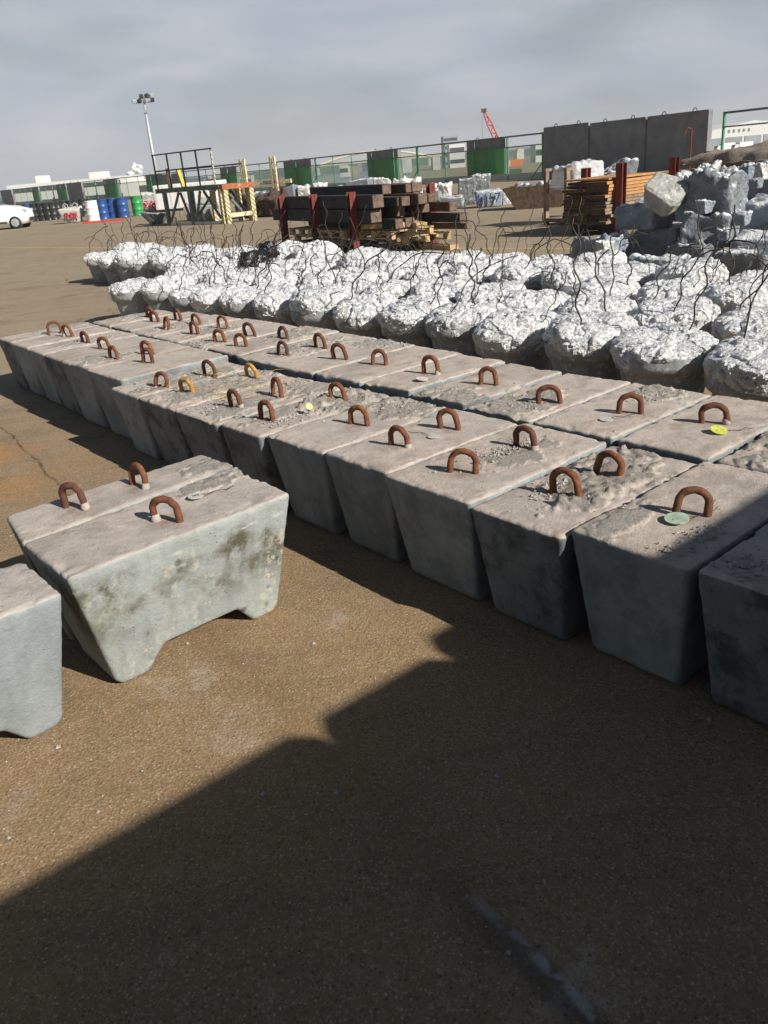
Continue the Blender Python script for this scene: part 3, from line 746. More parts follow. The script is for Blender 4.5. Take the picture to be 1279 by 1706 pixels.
# crumbs and straw scattered over the block tops
rn = random.Random(77); mb = MB()
def chip(mb, x, y, z, s):
    b = len(mb.v); a = rn.uniform(0, 6.28)
    for (dx, dy, dz) in ((1, 0, 0), (.1, .8, .1), (-1, .2, 0), (0, -.9, .1), (.1, 0, rn.uniform(.5, 1.1))):
        mb.v.append(Vector((x + s * (dx * math.cos(a) - dy * math.sin(a)), y + s * (dx * math.sin(a) + dy * math.cos(a)), z + s * dz)))
    mb.f += [(b, b + 1, b + 4), (b + 1, b + 2, b + 4), (b + 2, b + 3, b + 4), (b + 3, b, b + 4)]
for rows_ in (front, back):
    for s0, s1, t0, t1, dH, mat, crust, hooks, lab in rows_:
        if mat == 'concrete' and rn.random() < .3: n_ = 8
        else: n_ = 26
        for k in range(n_ + 130 * len(crust)):
            if crust and k > n_:
                cb = crust[k % len(crust)]; tt = t0 + (t1 - t0) * (cb[0] + rn.gauss(0, .45) * cb[2]); ss = s0 + (s1 - s0) * (1 - (cb[1] + rn.gauss(0, .45) * cb[3]))
            else: tt, ss = rn.uniform(t0 + .03, t1 - .03), rn.uniform(s0 + .02, s1 - .02)
            if not (t0 + .02 < tt < t1 - .02 and s0 + .02 < ss < s1 - .02): continue
            p = BT(ss, tt); chip(mb, p.x, p.y, HB + dH - .002 + (.006 if k > n_ else 0), rn.uniform(.0025, .008) * (1.8 if rn.random() < (.16 if k > n_ else .04) else 1))
tag(mb.build('concrete_crumbs', 'crumb'), 'grey crumbs of broken concrete scattered over the block tops', 'crumbs', kind='stuff')
mb = MB()
for k in range(130):
    p = BT(rn.uniform(2.75, 3.5), rn.gauss(.42, .16)); a_ = rn.uniform(0, 6.28); L_ = rn.uniform(.03, .11); z_ = HB - .006 + rn.uniform(0, .012)
    q = p + Vector((math.cos(a_), math.sin(a_))) * L_; m_ = (p + q) / 2 + Vector((rn.uniform(-.01, .01), rn.uniform(-.01, .01)))
    mb.tube([(p.x, p.y, z_), (m_.x, m_.y, z_ + .006), (q.x, q.y, z_)], .0011, 4)
tag(mb.build('straw', 'straw'), 'dry straw lying over the straw-strewn block', 'straw', kind='stuff')

# ------------------------------------------------------------------ foil-capped lumps
def lump_variant(seed, rs, rt, hb, hd):
    rn = random.Random(seed); of = Vector((seed * 3.7, seed * 1.3, 0))
    nth = 168
    # bucket
    mb = MB(); prof = [(.70, 0), (.715, .012), (.76, .10), (.835, hb * .6), (.865, hb - .105), (.95, hb - .098), (.985, hb - .05), (.99, hb)]
    n0 = 56
    for f_, z in prof:
        for k in range(n0):
            a = 2 * PI * k / n0
            p = Vector((math.cos(a), math.sin(a), z))
            f2 = f_ * (1 + .05 * noise.noise(p * 1.7 + of))
            mb.v.append(Vector((rs * f2 * math.cos(a), rt * f2 * math.sin(a), z)))
    for i in range(len(prof) - 1):
        for k in range(n0):
            p_, q_ = i * n0 + k, i * n0 + (k + 1) % n0; mb.f.append((p_, q_, q_ + n0, p_ + n0))
    mb.f.append(tuple(reversed(range(n0))))
    base = mb.mesh('bucket')
    # cap
    nr = 62; mb = MB()
    lean = Vector((rn.uniform(-.06, .06), rn.uniform(-.06, .06)))
    for i in range(nr + 1):
        t = i / nr
        for k in range(nth):
            a = 2 * PI * k / nth; ca, sa = math.cos(a), math.sin(a)
            rag = noise.noise(Vector((ca * 2.2, sa * 2.2, 5)) + of) * .05 + noise.noise(Vector((ca * 7, sa * 7, 9)) + of) * .022
            zl = hb - .075 + rag * 1.1
            if t < .28:
                tt = t / .28; r_ = .93 + .09 * tt ** .7; z = zl + (hb + .012 - zl) * tt
            else:
                tt = (t - .28) / .72; r_ = 1.02 * math.cos(tt * PI / 2) ** .62; z = hb + .012 + hd * math.sin(tt * PI / 2) ** .9
            p = Vector((ca * r_ * rs, sa * r_ * rt, z))
            q = p + of
            big = noise.noise(q * 4.5) * .044 + noise.noise(q * 10) * .018 + noise.noise(q * 24) * .008
            dist = noise.voronoi(q * 21)[0]; pil = (dist[1] - dist[0]) * .018
            d2 = noise.voronoi(q * 48)[0]; fine = (d2[1] - d2[0]) * .009
            fold = (1 - abs(noise.noise(q * 8 + Vector((3, 8, 1))))) ** 6 * -.026
            dd = big + pil + fine + fold
            if i == 0: dd = -.012
            elif t < .28: dd *= .7
            nrm = Vector((ca * (.25 + r_ * .75), sa * (.25 + r_ * .75), .25 + 1.1 * (1 - r_))).normalized()
            p = p + nrm * dd + Vector((lean.x, lean.y, 0)) * max(0, z - hb)
            mb.v.append(p)
    for i in range(nr):
        for k in range(nth):
            p_, q_ = i * nth + k, i * nth + (k + 1) % nth; mb.f.append((p_, q_, q_ + nth, p_ + nth))
    mb.f.append(tuple(nr * nth + k for k in range(nth)))
    me = bpy.data.meshes.new('foil_cap'); me.from_pydata([tuple(v) for v in mb.v], [], mb.f); me.update()
    base['hb'] = hb
    return base, me
VARS = []
for i in range(10):
    rn = random.Random(100 + i)
    VARS.append(lump_variant(i + 1, rn.uniform(.262, .305), rn.uniform(.30, .35), rn.uniform(.34, .41), rn.uniform(.07, .17)))
VARS.append(lump_variant(31, .31, .36, .40, .24))
def wire_mesh(rn, L, lean, arch):
    p = Vector((0, 0, -.03)); d = Vector((0, 0, 1)); pts = [p.copy(), Vector((0, 0, .02))]; p = pts[-1].copy()
    n = 16; ph = rn.uniform(0, 6.28); az = rn.uniform(0, 6.28); fr = rn.uniform(2.2, 3.6)
    for k in range(n):
        t = k / n
        wob = Vector((math.cos(az), math.sin(az), 0)) * math.sin(ph + t * fr * 6.28) * .62
        wob2 = Vector((-math.sin(az), math.cos(az), 0)) * math.sin(ph * 2 + t * fr * 4.1) * .25
        dirn = Vector((lean.x, lean.y, 1)) + wob + wob2
        if arch: dirn += Vector((lean.x, lean.y, 0)) * t * 2.4 - Vector((0, 0, 1)) * t * t * arch
        dirn.normalize(); p = p + dirn * (L / n); pts.append(p.copy())
    return MB().tube(pts, rn.choice((.0036, .0045, .0052, .006)), 6).mesh('tie_wire')
WIRES = []
for i in range(36):
    rn = random.Random(500 + i)
    WIRES.append(wire_mesh(rn, rn.uniform(.42, .85), Vector((rn.uniform(-.25, .55), rn.uniform(-.3, .3))), rn.choice((0, 0, 1.0, 1.8, 2.6))))
rows = {
 'A': ('front', 2.80, [1.16, 1.73, 2.37, 3.02, 3.66, 4.25, 4.83, 5.42, 6.0, 6.6, 7.2, 7.8, 8.4, 9.0]),
 'B': ('second', 3.60, [1.60, 2.22, 2.86, 3.5, 4.14, 4.76, 5.36, 5.96, 6.58, 7.2, 7.82, 8.44, 9.06, 9.6]),
 'C': ('third', 4.42, [2.10, 2.74, 3.36, 3.98, 4.6, 5.24, 5.88, 6.5, 7.12, 7.76, 8.4, 9.05, 9.7, 10.35, 11.0, 11.65, 12.3, 12.95, 13.6, 14.2]),
 'D': ('fourth', 5.22, [2.35, 2.98, 3.62, 4.26, 4.9, 5.54, 6.18, 6.82, 7.46, 8.1, 8.75, 9.4, 10.05, 10.7, 11.35, 12.0, 12.65, 13.3, 13.95, 14.7])}
TOFF = {('A', 0): -.05, ('A', 1): -.06, ('A', 2): 0, ('A', 4): .14, ('A', 5): .15, ('A', 6): .1, ('A', 12): -.05, ('A', 13): -.18}
yawB = math.atan2(B_.y, B_.x) - PI / 2
for rk, (rname, t0, ss) in rows.items():
    for i, s in enumerate(ss):
        rn = random.Random(hash((ord(rk), i)) % 99991)
        tt = t0 + TOFF.get((rk, i), rn.uniform(-.05, .05)) + (.12 if rk in 'B' and 3 < i < 9 else 0) + (.3 if rk in 'CD' and 3 <= i <= 8 else 0)
        p = ST(s + rn.uniform(-.02, .02), tt)
        vi = rn.randrange(10)
        if (rk, i) in (('D', 10), ('D', 11), ('C', 8)): vi = 10
        base, cap = VARS[vi]
        yw = yawB + rn.choice((0, PI)) + rn.uniform(-.1, .1)
        lab = 'silver foil-capped concrete lump, %s from the right in the %s lump row' % (ORD[i] if i else 'nearest', rname)
        if i == 0: lab = 'silver foil-capped concrete lump at the right end of the %s lump row' % rname
        if i == len(ss) - 1: lab = 'silver foil-capped concrete lump at the left end of the %s lump row' % rname
        T = thing('foil_capped_lump', (p.x, p.y, 0), yw, lab, 'concrete lump', 'foil-capped concrete lumps behind the blocks')
        link('bucket', base, 'bucket', T, True); link('foil_cap', cap, 'foil', T, False)
        nw = rn.choice((2, 3, 3, 4)) if i < 6 else rn.choice((3, 3, 4))
        for k in range(nw):
            a = (k / nw) * 2 * PI + rn.uniform(-.5, .5)
            rr = rn.uniform(.35, .85)
            lp = Vector((.3 * rr * math.cos(a), .35 * rr * math.sin(a)))
            # height of cap there
            zz = base['hb'] + .01 + .05 * math.sqrt(max(0, 1 - rr * rr))
            wo = link('tie_wire', rn.choice(WIRES), 'wire', T, True, (lp.x, lp.y, zz), None)
            wo.rotation_euler = (rn.uniform(-.1, .1), rn.uniform(-.1, .1), -yw + rn.uniform(-.9, .9))
# black plastic bag resting on the lumps
def blob(dims, seed, amp=.15, freq=3., cuts=10, flat=False):
    bm = bmesh.new(); bmesh.ops.create_icosphere(bm, subdivisions=4, radius=1)
    of = Vector((seed * 5.1, seed * 2.3, seed))
    for v in bm.verts:
        d = 1 + amp * noise.noise(v.co * freq * .6 + of) + amp * .6 * noise.noise(v.co * freq * 2 + of)
        v.co = Vector((v.co.x * d * dims[0] / 2, v.co.y * d * dims[1] / 2, v.co.z * d * dims[2] / 2))
        if v.co.z < -dims[2] * .38: v.co.z = -dims[2] * .38
    me = bpy.data.meshes.new('blob'); bm.to_mesh(me); bm.free(); return me
p = gp(425, 446, .42)
bag = thing('plastic_bag', (p.x, p.y, .43), .3, 'shiny black plastic bag slumped on the foil-capped lumps', 'plastic bag')
link('sack', blob((.42, .34, .28), 3, .35, 3), 'black_plastic', bag, True, (0, 0, .08))
link('knot', blob((.26, .24, .24), 5, .4, 4), 'black_plastic', bag, True, (.24, .16, .17))

# ------------------------------------------------------------------ rubble pieces
def rock_mesh(dims, seed, rough=.06, voxel=None, bev=.05, taper=0., jit=.2):
    dx, dy, dz = dims; bm = bmesh.new(); bmesh.ops.create_cube(bm, size=1)
    rn = random.Random(seed)
    for v in bm.verts:
        k = 1 - taper * (.5 - v.co.z)
        v.co = Vector((v.co.x * dx * k * rn.uniform(1 - jit, 1.06), v.co.y * dy * k * rn.uniform(1 - jit, 1.06), (v.co.z + .5) * dz * (rn.uniform(1 - jit, 1.08) if v.co.z > 0 else 1)))
    bmesh.ops.bevel(bm, geom=list(bm.edges), offset=bev * min(dims), segments=1, affect='EDGES', clamp_overlap=True)
    me = bpy.data.meshes.new('rock'); bm.to_mesh(me); bm.free()
    me = remeshed(me, voxel or max(dims) / 34)
    co, no = get_co(me); of = Vector((seed * 1.7, seed * .9, seed * 2.2)); sz = max(dims)
    for i in range(len(co)):
        q = Vector(co[i]) / sz + of
        k = noise.noise(q * 2.4) * 1.1 + abs(noise.noise(q * 5)) * .9 + noise.noise(q * 12) * .22 + noise.noise(q * 30) * .08
        d2 = noise.voronoi(q * 5)[0]; k += (d2[1] - d2[0]) * .5
        up = max(0, no[i][2]) * .7 + .55
        co[i] += no[i] * ((k - .4) * rough * sz * up)
    co[:, 2] = np.maximum(co[:, 2], 0); set_co(me, co)
    return me
def rock(name, loc, dims, rz, seed, mat, label, group, rough=.06, cat='rubble block', smooth=False, **k):
    me = rock_mesh(dims, seed, rough, **k)
    o = link(name, me, mat, None, smooth, loc, rz)
    return tag(o, label, cat, group)

PG = 'broken concrete blocks piled on the right'
byaw = math.atan2(B_.y, B_.x)
def prock(x0, x1, y0, y1, Y, depth, mat, label, rough=.05, seed=None, rz=byaw, **k):
    c = atY((x0 + x1) / 2, y1, Y); kpx = F / ((c - CAM).dot(fw)); wd = (x1 - x0) / kpx / 1.12; h = (y1 - y0) / kpx * .86
    rz = rz + random.Random(int(x0 * 7 + y1)).uniform(-.25, .25)
    return rock('rubble_block', (c.x, c.y + depth * .3, max(0., c.z)), (depth, wd, h), rz, seed or int(x0 + y0), mat, label, PG, rough, **k)
prock(1040, 1170, 383, 448, 11.9, .75, 'rubble_dark', 'dark green-grey smooth concrete block at the bottom of the pile', .025)
prock(1040, 1128, 333, 382, 11.9, .62, 'rubble_blue', 'bluish broken block with torn foil top and a sunlit corner strip', .09)
prock(1112, 1172, 332, 378, 12.5, .6, 'rubble_blue', 'smooth shaded block behind the bluish broken one', .015)
prock(1080, 1142, 278, 333, 11.6, .42, 'rubble_chunk', 'big pale angular concrete chunk lying sunlit on the pile', .035, 78, rz=.35, taper=.1, jit=.34, bev=.10)
_ck = bpy.data.objects[[o.name for o in bpy.data.objects if o.get('label', '').startswith('big pale angular')][0]]
_ck.rotation_euler = (.42, -.34, .75); _ck.scale = (1.6, 1.3, .9); _ck.location.z -= .07; _ck.location.x -= .02
prock(1130, 1166, 283, 332, 12.3, .4, 'rubble_white', 'rough crumbling pale fragment right of the angular chunk', .14, 13)
prock(1158, 1252, 282, 362, 11.3, .7, 'rubble_dark', 'large jagged dark boulder with silver foil draped on top', .12)
prock(1142, 1238, 346, 411, 11.2, .6, 'rubble_dark', 'rough grey boulder in the middle of the pile', .09)
lb = prock(1120, 1204, 401, 448, 11.0, .6, 'rubble_dark', 'grey block with a small white sticker at the foot of the pile', .10)
lb2 = prock(1224, 1320, 388, 452, 10.7, .6, 'rubble_blue', 'smooth blue-grey block with a white sticker at the right edge', .015)
prock(1250, 1330, 318, 390, 11.3, .6, 'rubble_blue', 'upright blue-grey block above the stickered one at the right edge', .03)
prock(1236, 1290, 270, 300, 12.2, .4, 'rubble_white', 'small white foil lump near the right edge above the pile', .16)
prock(1166, 1200, 272, 304, 12.6, .35, 'rubble_white', 'small silver foil scrap behind the jagged boulder', .14)
prock(960, 1048, 388, 444, 11.7, .55, 'rubble_blue', 'low block bundled in dark blue plastic at the left foot of the pile', .13)
prock(1262, 1340, 285, 330, 12.6, .6, 'rubble_blue', 'dark bluish block at the top right of the pile', .05)
prock(1196, 1290, 318, 400, 12.8, .6, 'rubble_dark', 'shadowed block deep inside the pile', .06)
def sticker(obj, px, py, Y, wd, ht, txt):
    a = atY(px, py, Y)
    n_ = Vector((-B_.x, -B_.y, 0)); x_ = Vector((-A_.x, -A_.y, 0)); z_ = Vector((0, 0, 1))
    Mx = Matrix((x_, z_, x_.cross(z_))).transposed().to_4x4(); Mx.translation = a
    inv = (Matrix.Translation(obj.location) @ Matrix.Rotation(obj.rotation_euler.z, 4, 'Z')).inverted()
    mb = MB().box((0, 0, 0), (wd, ht, .006)); me = mb.mesh('sticker'); me.transform(inv @ Mx)
    o = link('sticker', me, 'label', obj)
    t = MB()
    rn = random.Random(px)
    for k in range(7): t.box((-wd * .38 + k * wd * .125, rn.uniform(-.004, .004), .004), (wd * .05, ht * rn.uniform(.3, .6), .003))
    me = t.mesh('printed_marks'); me.transform(inv @ Mx); link('printed_marks', me, 'ink', o)
prock(1046, 1158, 424, 462, 10.4, .5, 'rubble_blue', 'low bluish block in front of the smooth green-grey one, half hidden by foil lumps', .06)
prock(1196, 1300, 430, 470, 10.1, .5, 'rubble_dark', 'low dark block at the very front of the pile near the right edge', .07)
frag = random.Random(9)
FRG = ((1010, 420, 11.3, 26), (1176, 352, 11.0, 28), (1148, 330, 11.8, 26), (1212, 398, 10.9, 24), (1216, 300, 11.6, 28), (1246, 296, 11.9, 26), (1240, 372, 11.0, 26), (1200, 440, 10.6, 22), (1262, 310, 11.6, 24))
for x_, y_, Y_, w_x in FRG:
    prock(x_ - w_x / 2, x_ + w_x / 2, y_ - w_x * .8, y_ + 4, Y_, w_x / 125, frag.choice(('rubble_blue', 'rubble_dark', 'rubble_blue', 'rubble_white')), 'loose fragment of broken concrete wedged between the piled blocks, %s of nine from the left' % ORD[sorted(f_[0] for f_ in FRG).index(x_)], .09, jit=.28, taper=.2)
sticker(lb, 1160, 412, 10.72, .14, .045, '')
sticker(lb2, 1238, 413, 10.42, .14, .045, '')
# gravel-topped slab in the far right
c0 = atY(1262, 290, 15.0)
slab = thing('concrete_slab', (c0.x + 1.45, 16.3, 0), byaw - .4, 'big dark slab carrying brown gravel and a bent bar at the right edge', 'concrete slab')
link('slab_body', rock_mesh((2.2, 3.4, 1.10), 41, .02, jit=.03), 'panel', slab, True)
gm = rock_mesh((2.25, 3.5, .26), 43, .035, taper=-.25, jit=.05); link('gravel_top', gm, 'gravel', slab, True, (0, 0, 1.06))
q = [Vector((-.55, -.5, 1.1)), Vector((-.56, -.5, 1.3)), Vector((-.4, -.52, 1.5)), Vector((-.2, -.6, 1.66)), Vector((.1, -.6, 1.72)), Vector((.35, -.6, 1.7))]
MB().tube(q, .022, 7).build('bent_rebar', 'scrap', slab, True)

# rubble along the fence
RG = 'foil-wrapped concrete lumps along the fence'
def frock(x0, x1, y0, y1, mat, label, rough=.06, seed=None, rz=None, dy=0, **k):
    c = gp((x0 + x1) / 2, y1); kpx = F / ((c - CAM).dot(fw)); wd = (x1 - x0) / kpx; h = (y1 - y0) / kpx * 1.02
    return rock('foil_wrapped_block', (c.x, c.y + wd * .3 + dy, 0), (wd * .9, wd * .7, h), (rng.uniform(-.15, .15) - .25) if rz is None else rz, seed or int(x0 * 3 + y0), mat, label, RG, rough, **k)
b4417 = frock(791, 841, 319, 345, 'rubble_blue', 'grey block with 4417 written in dark paint', .025, rz=-.1)
frock(836, 864, 316, 341, 'rubble_white', 'white foil lump right of the 4417 block', .1)
frock(735, 778, 328, 346, 'rubble', 'long low grey block left of the 4417 block', .03)
frock(768, 802, 302, 343, 'rubble', 'tall grey block with foil sheet draped over, behind the low one', .06, dy=.9)
frock(796, 834, 295, 324, 'rubble', 'foil-draped block against the green fence slab', .07, dy=2)
frock(724, 764, 310, 332, 'rubble_white', 'white foil heap right of the timber rack', .1, dy=1.5)
frock(706, 736, 316, 343, 'rubble_dark', 'dark square block right of the timber rack', .02)
frock(655, 712, 296, 341, 'rubble_white', 'tall white foil heap behind the timber rack', .11, dy=1)
frock(858, 908, 308, 333, 'rubble', 'low foil-topped heap left of the dark steel skip', .09)
frock(576, 626, 302, 336, 'rubble_dark', 'dark block behind the timber stack', .03)
frock(622, 658, 302, 336, 'rubble_white', 'white foil bundle behind the timber stack', .1, dy=1)
frock(468, 498, 312, 340, 'rubble_dark', 'dark grey block behind the left rack post', .03)
frock(496, 520, 311, 338, 'rubble_white', 'white foil lump behind the left rack post', .12)
frock(520, 548, 310, 336, 'rubble_white', 'low white foil lump above the black timbers', .12, dy=2)
frock(436, 466, 320, 352, 'rubble', 'foil-topped block beside the cream gangway post', .06)
frock(412, 438, 325, 350, 'rubble', 'foil-topped block under the gangway beam', .06, dy=2)
frock(548, 572, 313, 334, 'rubble_white', 'beige-white block above the black timbers', .03, dy=1.5)
c = b4417.location
Mx = Matrix.Rotation(-.1, 4, 'Z'); 
mt = Matrix.Translation((-.05, -.43, .26)) @ Matrix.Rotation(R(90), 4, 'X')
text_obj('4417', .42, 'blue_text', b4417, mt, 'painted_number', .02)

# dark steel skip
c = gp(903, 347)
sk_o = thing('steel_skip', (c.x, c.y + .6, 0), -.35, 'dark brown open steel skip beside the plank stack', 'skip')
mb = MB(); mb.prism([(-.55, 0), (.75, 0), (.8, .62), (-.95, .62)], -.55, -.51); mb.prism([(-.55, 0), (.75, 0), (.8, .62), (-.95, .62)], .51, .55)
mb.box((.1, 0, .02), (1.3, 1.02, .04)); mb.bar((-.56, 0, .02), (-.95, 0, .6), 1.02, .04); mb.bar((.76, 0, .02), (.8, 0, .6), 1.02, .04)
mb.build('tub', 'timber_brown', sk_o)
link('rubble_fill', rock_mesh((1.4, .95, .18), 61, .09), 'rubble', sk_o, False, (-.05, 0, .46))

# ------------------------------------------------------------------ timber rack
e_ = Vector((.47, -.88, 0)).normalized(); w_ = Vector((.88, .47, 0)).normalized()
tyaw = math.atan2(e_.y, e_.x)
tr0 = gp(478, 416)
RK = thing('timber_rack', tr0, tyaw, 'steel rack with red-brown posts holding black timbers', 'rack')
def hpost(mb, x, y, h, s=.13, z0=0):
    mb.box((x, y, z0 + h / 2), (s, .014, h)); mb.box((x - s / 2 + .006, y, z0 + h / 2), (.012, s, h)); mb.box((x + s / 2 - .006, y, z0 + h / 2), (.012, s, h))
LW = 1.75
for x, y, h in ((0, 0, 1.12), (1.62, 0, 1.13), (3.25, 0, 1.15), (.0, LW, 1.1), (1.62, LW, 1.1), (3.25, LW, 1.16)):
    mb = MB(); hpost(mb, x, y, h); mb.build('post', 'red_steel', RK)
for x in (0, 1.62, 3.25): MB().box((x, LW / 2, .09), (.12, LW - .14, .14)).build('base_beam', 'black_steel', RK)
TG = 'timbers stacked in the red-post rack'
def beam(x0, x1, y, z, sy, sz, mat, label, roll=0, yaw=0):
    c_ = tr0 + e_ * ((x0 + x1) / 2) + w_ * y
    o = thing('timber_beam', (c_.x, c_.y, z), tyaw + yaw, label, 'timber', TG)
    L = x1 - x0
    mb = MB().box((0, 0, sz / 2), (L - .012, sy, sz)); b_ = mb.build('baulk', mat, o, False, .012)
    mb = MB()
    for sg in (1, -1): mb.box((sg * (L / 2 - .004), 0, sz / 2), (.012, sy * .9, sz * .9))
    mb.build('end_grain', 'end_grain', o, False, .004)
    return o
yy = .19
beam(-.15, 3.92, yy, .855, .24, .23, 'timber_black', 'thick black baulk on top along the front of the rack')
beam(-.75, 3.80, yy, .60, .24, .235, 'timber_black', 'thick black baulk under the top front one, sticking out left')
rn = random.Random(5); k = 0
lay = ['lowest', 'second', 'third', 'top']
for ly in range(4):
    for cx in range(5):
        y = .46 + cx * .27 + rn.uniform(-.02, .02); z = .47 + ly * .19
        if ly == 3 and cx in (0, 4): continue
        x1 = 3.1 + rn.uniform(-.2, 1.15) + (.25 if ly == 0 else 0); x0 = rn.uniform(-.3, .6)
        mt_ = 'timber_brown' if rn.random() < .5 else 'timber_black'
        sz_ = rn.uniform(.15, .185)
        beam(x0, x1, y, z + rn.uniform(0, .006), rn.uniform(.17, .24), sz_, mt_, '%s timber in the %s layer behind the front baulks, %s column' % ('brown' if 'brown' in mt_ else 'black', lay[ly], ORD[cx]), yaw=rn.uniform(-.07, .07))
beam(2.4, 4.6, 1.5, .36, .13, .10, 'timber_brown', 'thin round-edged brown timber sticking out right of the rack', yaw=.16)
# pallets
def pallet(x, y, z, label, yaw=0, L=1.15, W=1.0):
    c_ = tr0 + e_ * x + w_ * y
    o = thing('wooden_pallet', (c_.x, c_.y, z), tyaw + yaw, label, 'pallet', 'pale pallets in the rack')
    mb = MB()
    for i in range(7): mb.box((-L / 2 + .05 + i * (L - .1) / 6, 0, .135), (.10, W, .02))
    mb.build('deck_boards', 'pallet', o)
    for yq in (-W / 2 + .05, 0, W / 2 - .05):
        mb = MB()
        for xq in (-L / 2 + .08, 0, L / 2 - .08): mb.box((xq, yq, .075), (.14, .09, .095))
        mb.box((0, yq, .014), (L, .09, .02)); mb.box((0, yq, .1235), (L, .088, .001))
        mb.build('runner', 'pallet', o)
    return o
pallet(.75, .52, .31, 'pale pallet low in the rack between the left posts')
pallet(2.15, .52, .31, 'pale pallet low in the rack behind the right front post', .02)
pallet(3.45, .75, .30, 'pale pallet jutting from the right end of the rack', .12)
pallet(3.35, 1.25, .16, 'lower pallet at the right end of the rack', -.1)
pallet(1.4, .6, .16, 'lower pallet in the middle of the rack', .03, 2.2)
for i, (x, y, z, L, a, lab) in enumerate(((3.6, .45, .48, .9, .5, 'pale board end leaning at the right of the rack'), (3.75, 1.0, .46, 1.2, -.3, 'pale short board lying on the jutting pallet'), (3.55, 1.45, .0, 1.6, .05, 'wide pale board at the foot of the rack'))):
    c_ = tr0 + e_ * x + w_ * y
    tag(MB().box((0, 0, .045), (L, .2, .09)).build('wooden_board', 'pallet', None, False, .006, (c_.x, c_.y, z), tyaw + a), lab, 'board')

# ------------------------------------------------------------------ plank stack
pe = Vector((.785, .62, 0)); pw = Vector((.62, -.785, 0)); p0 = gp(940, 392); pyaw = math.atan2(pe.y, pe.x)
PK = thing('plank_rack', p0, pyaw, 'low steel rack with red stakes around the orange planks', 'rack')
for x, y, h in ((.22, -1.12, 1.24), (1.95, -1.12, 1.24), (3.2, -1.12, 1.28), (3.45, -1.12, 1.28), (.75, .07, 1.18), (1.9, .07, 1.2)):
    mb = MB(); hpost(mb, x, y, h, .14); mb.build('stake', 'red_steel', PK)
mb = MB()
for x in (.3, 1.9, 3.3): MB().box((x, -.52, .1), (.14, 1.02, .2)).build('bearer', 'black_steel', PK)
rn = random.Random(12); NL = 13
for ly in range(NL):
    for cx in range(2):
        hi = ly >= NL - 5
        z = .205 + ly * .058; th = .05
        x0 = rn.uniform(-.10, .06); L = 3.7 + rn.uniform(-.1, .1); yv = -.255 - cx * .505 + rn.uniform(-.02, .02)
        if hi and cx == 0 and ly == NL - 1: L = 3.3
        c_ = p0 + pe * (x0 + L / 2) + (-pw) * yv
        pk = thing('plank', (c_.x, c_.y, z), pyaw + rn.uniform(-.012, .012), '%s wide plank, %s layer from the bottom of the %s half of the stack' % ('orange' if hi else 'greyed', ORD[ly], ('left', 'right')[cx]), 'plank', 'wide planks between the red stakes')
        MB().box((0, 0, th / 2), (L, .485, th)).build('board', 'plank_orange' if hi or rn.random() < .25 else 'plank_grey', pk, False, .004)
        for sg in (-1, 1): MB().box((sg * (L / 2 + .001), 0, th / 2), (.006, .475, th * .86)).build('end_grain', 'plank_end_shade', pk)  # dark caps put the end face's shade into the grain colour
c_ = p0 + pe * .8 + pw * .45
tag(MB().box((0, 0, .02), (1.6, 1.0, .03)).build('plywood_sheet', 'plank_orange', None, False, .004, (c_.x, c_.y, .97), pyaw + .05), 'warped plywood sheet lying on top of the plank stack', 'plywood')
# plastic wrapped crate behind the planks
c_ = atY(955, 312, 19.5)
CR = thing('wrapped_crate', (c_.x, 19.6, 0), pyaw - .2, 'wooden crate loosely covered with cloudy plastic behind the planks', 'crate')
mb = MB()
for x in (-.45, .45):
    for y in (-.35, .35): mb.box((x, y, .56), (.09, .09, 1.12))
mb.box((0, -.35, 1.15), (1.0, .09, .06)); mb.box((0, .35, 1.15), (1.0, .09, .06)); mb.box((0, 0, .1), (1.0, .62, .08))
mb.build('frame', 'plank_grey', CR)
bm_ = rock_mesh((1.05, .85, .55), 71, .07, bev=.12); link('plastic_cover', bm_, 'poly', CR, True, (.12, 0, .72))
rock('foil_wrapped_block', tuple(Vector((atY(1026, 300, 20.5).x, 20.6, 0))), (.8, .7, 1.22), .2, 83, 'rubble', 'foil heap visible between two red stakes', RG, .09)
# red hooked rod
c_ = atY(1147, 300, 21.0)
rd = thing('hooked_rod', (c_.x, 21.0, 0), 0, 'thin red rod with a bent hook standing before the dark wall', 'rod')
MB().tube([(0, 0, 0), (0, 0, 1.75)], .02, 8).build('shaft', 'red_steel', rd)
MB().tube([(.0, 0, 1.62), (0, 0, 1.73), (-.08, 0, 1.78), (-.15, 0, 1.70), (-.17, 0, 1.60)], .018, 7).build('hook', 'red_steel', rd)

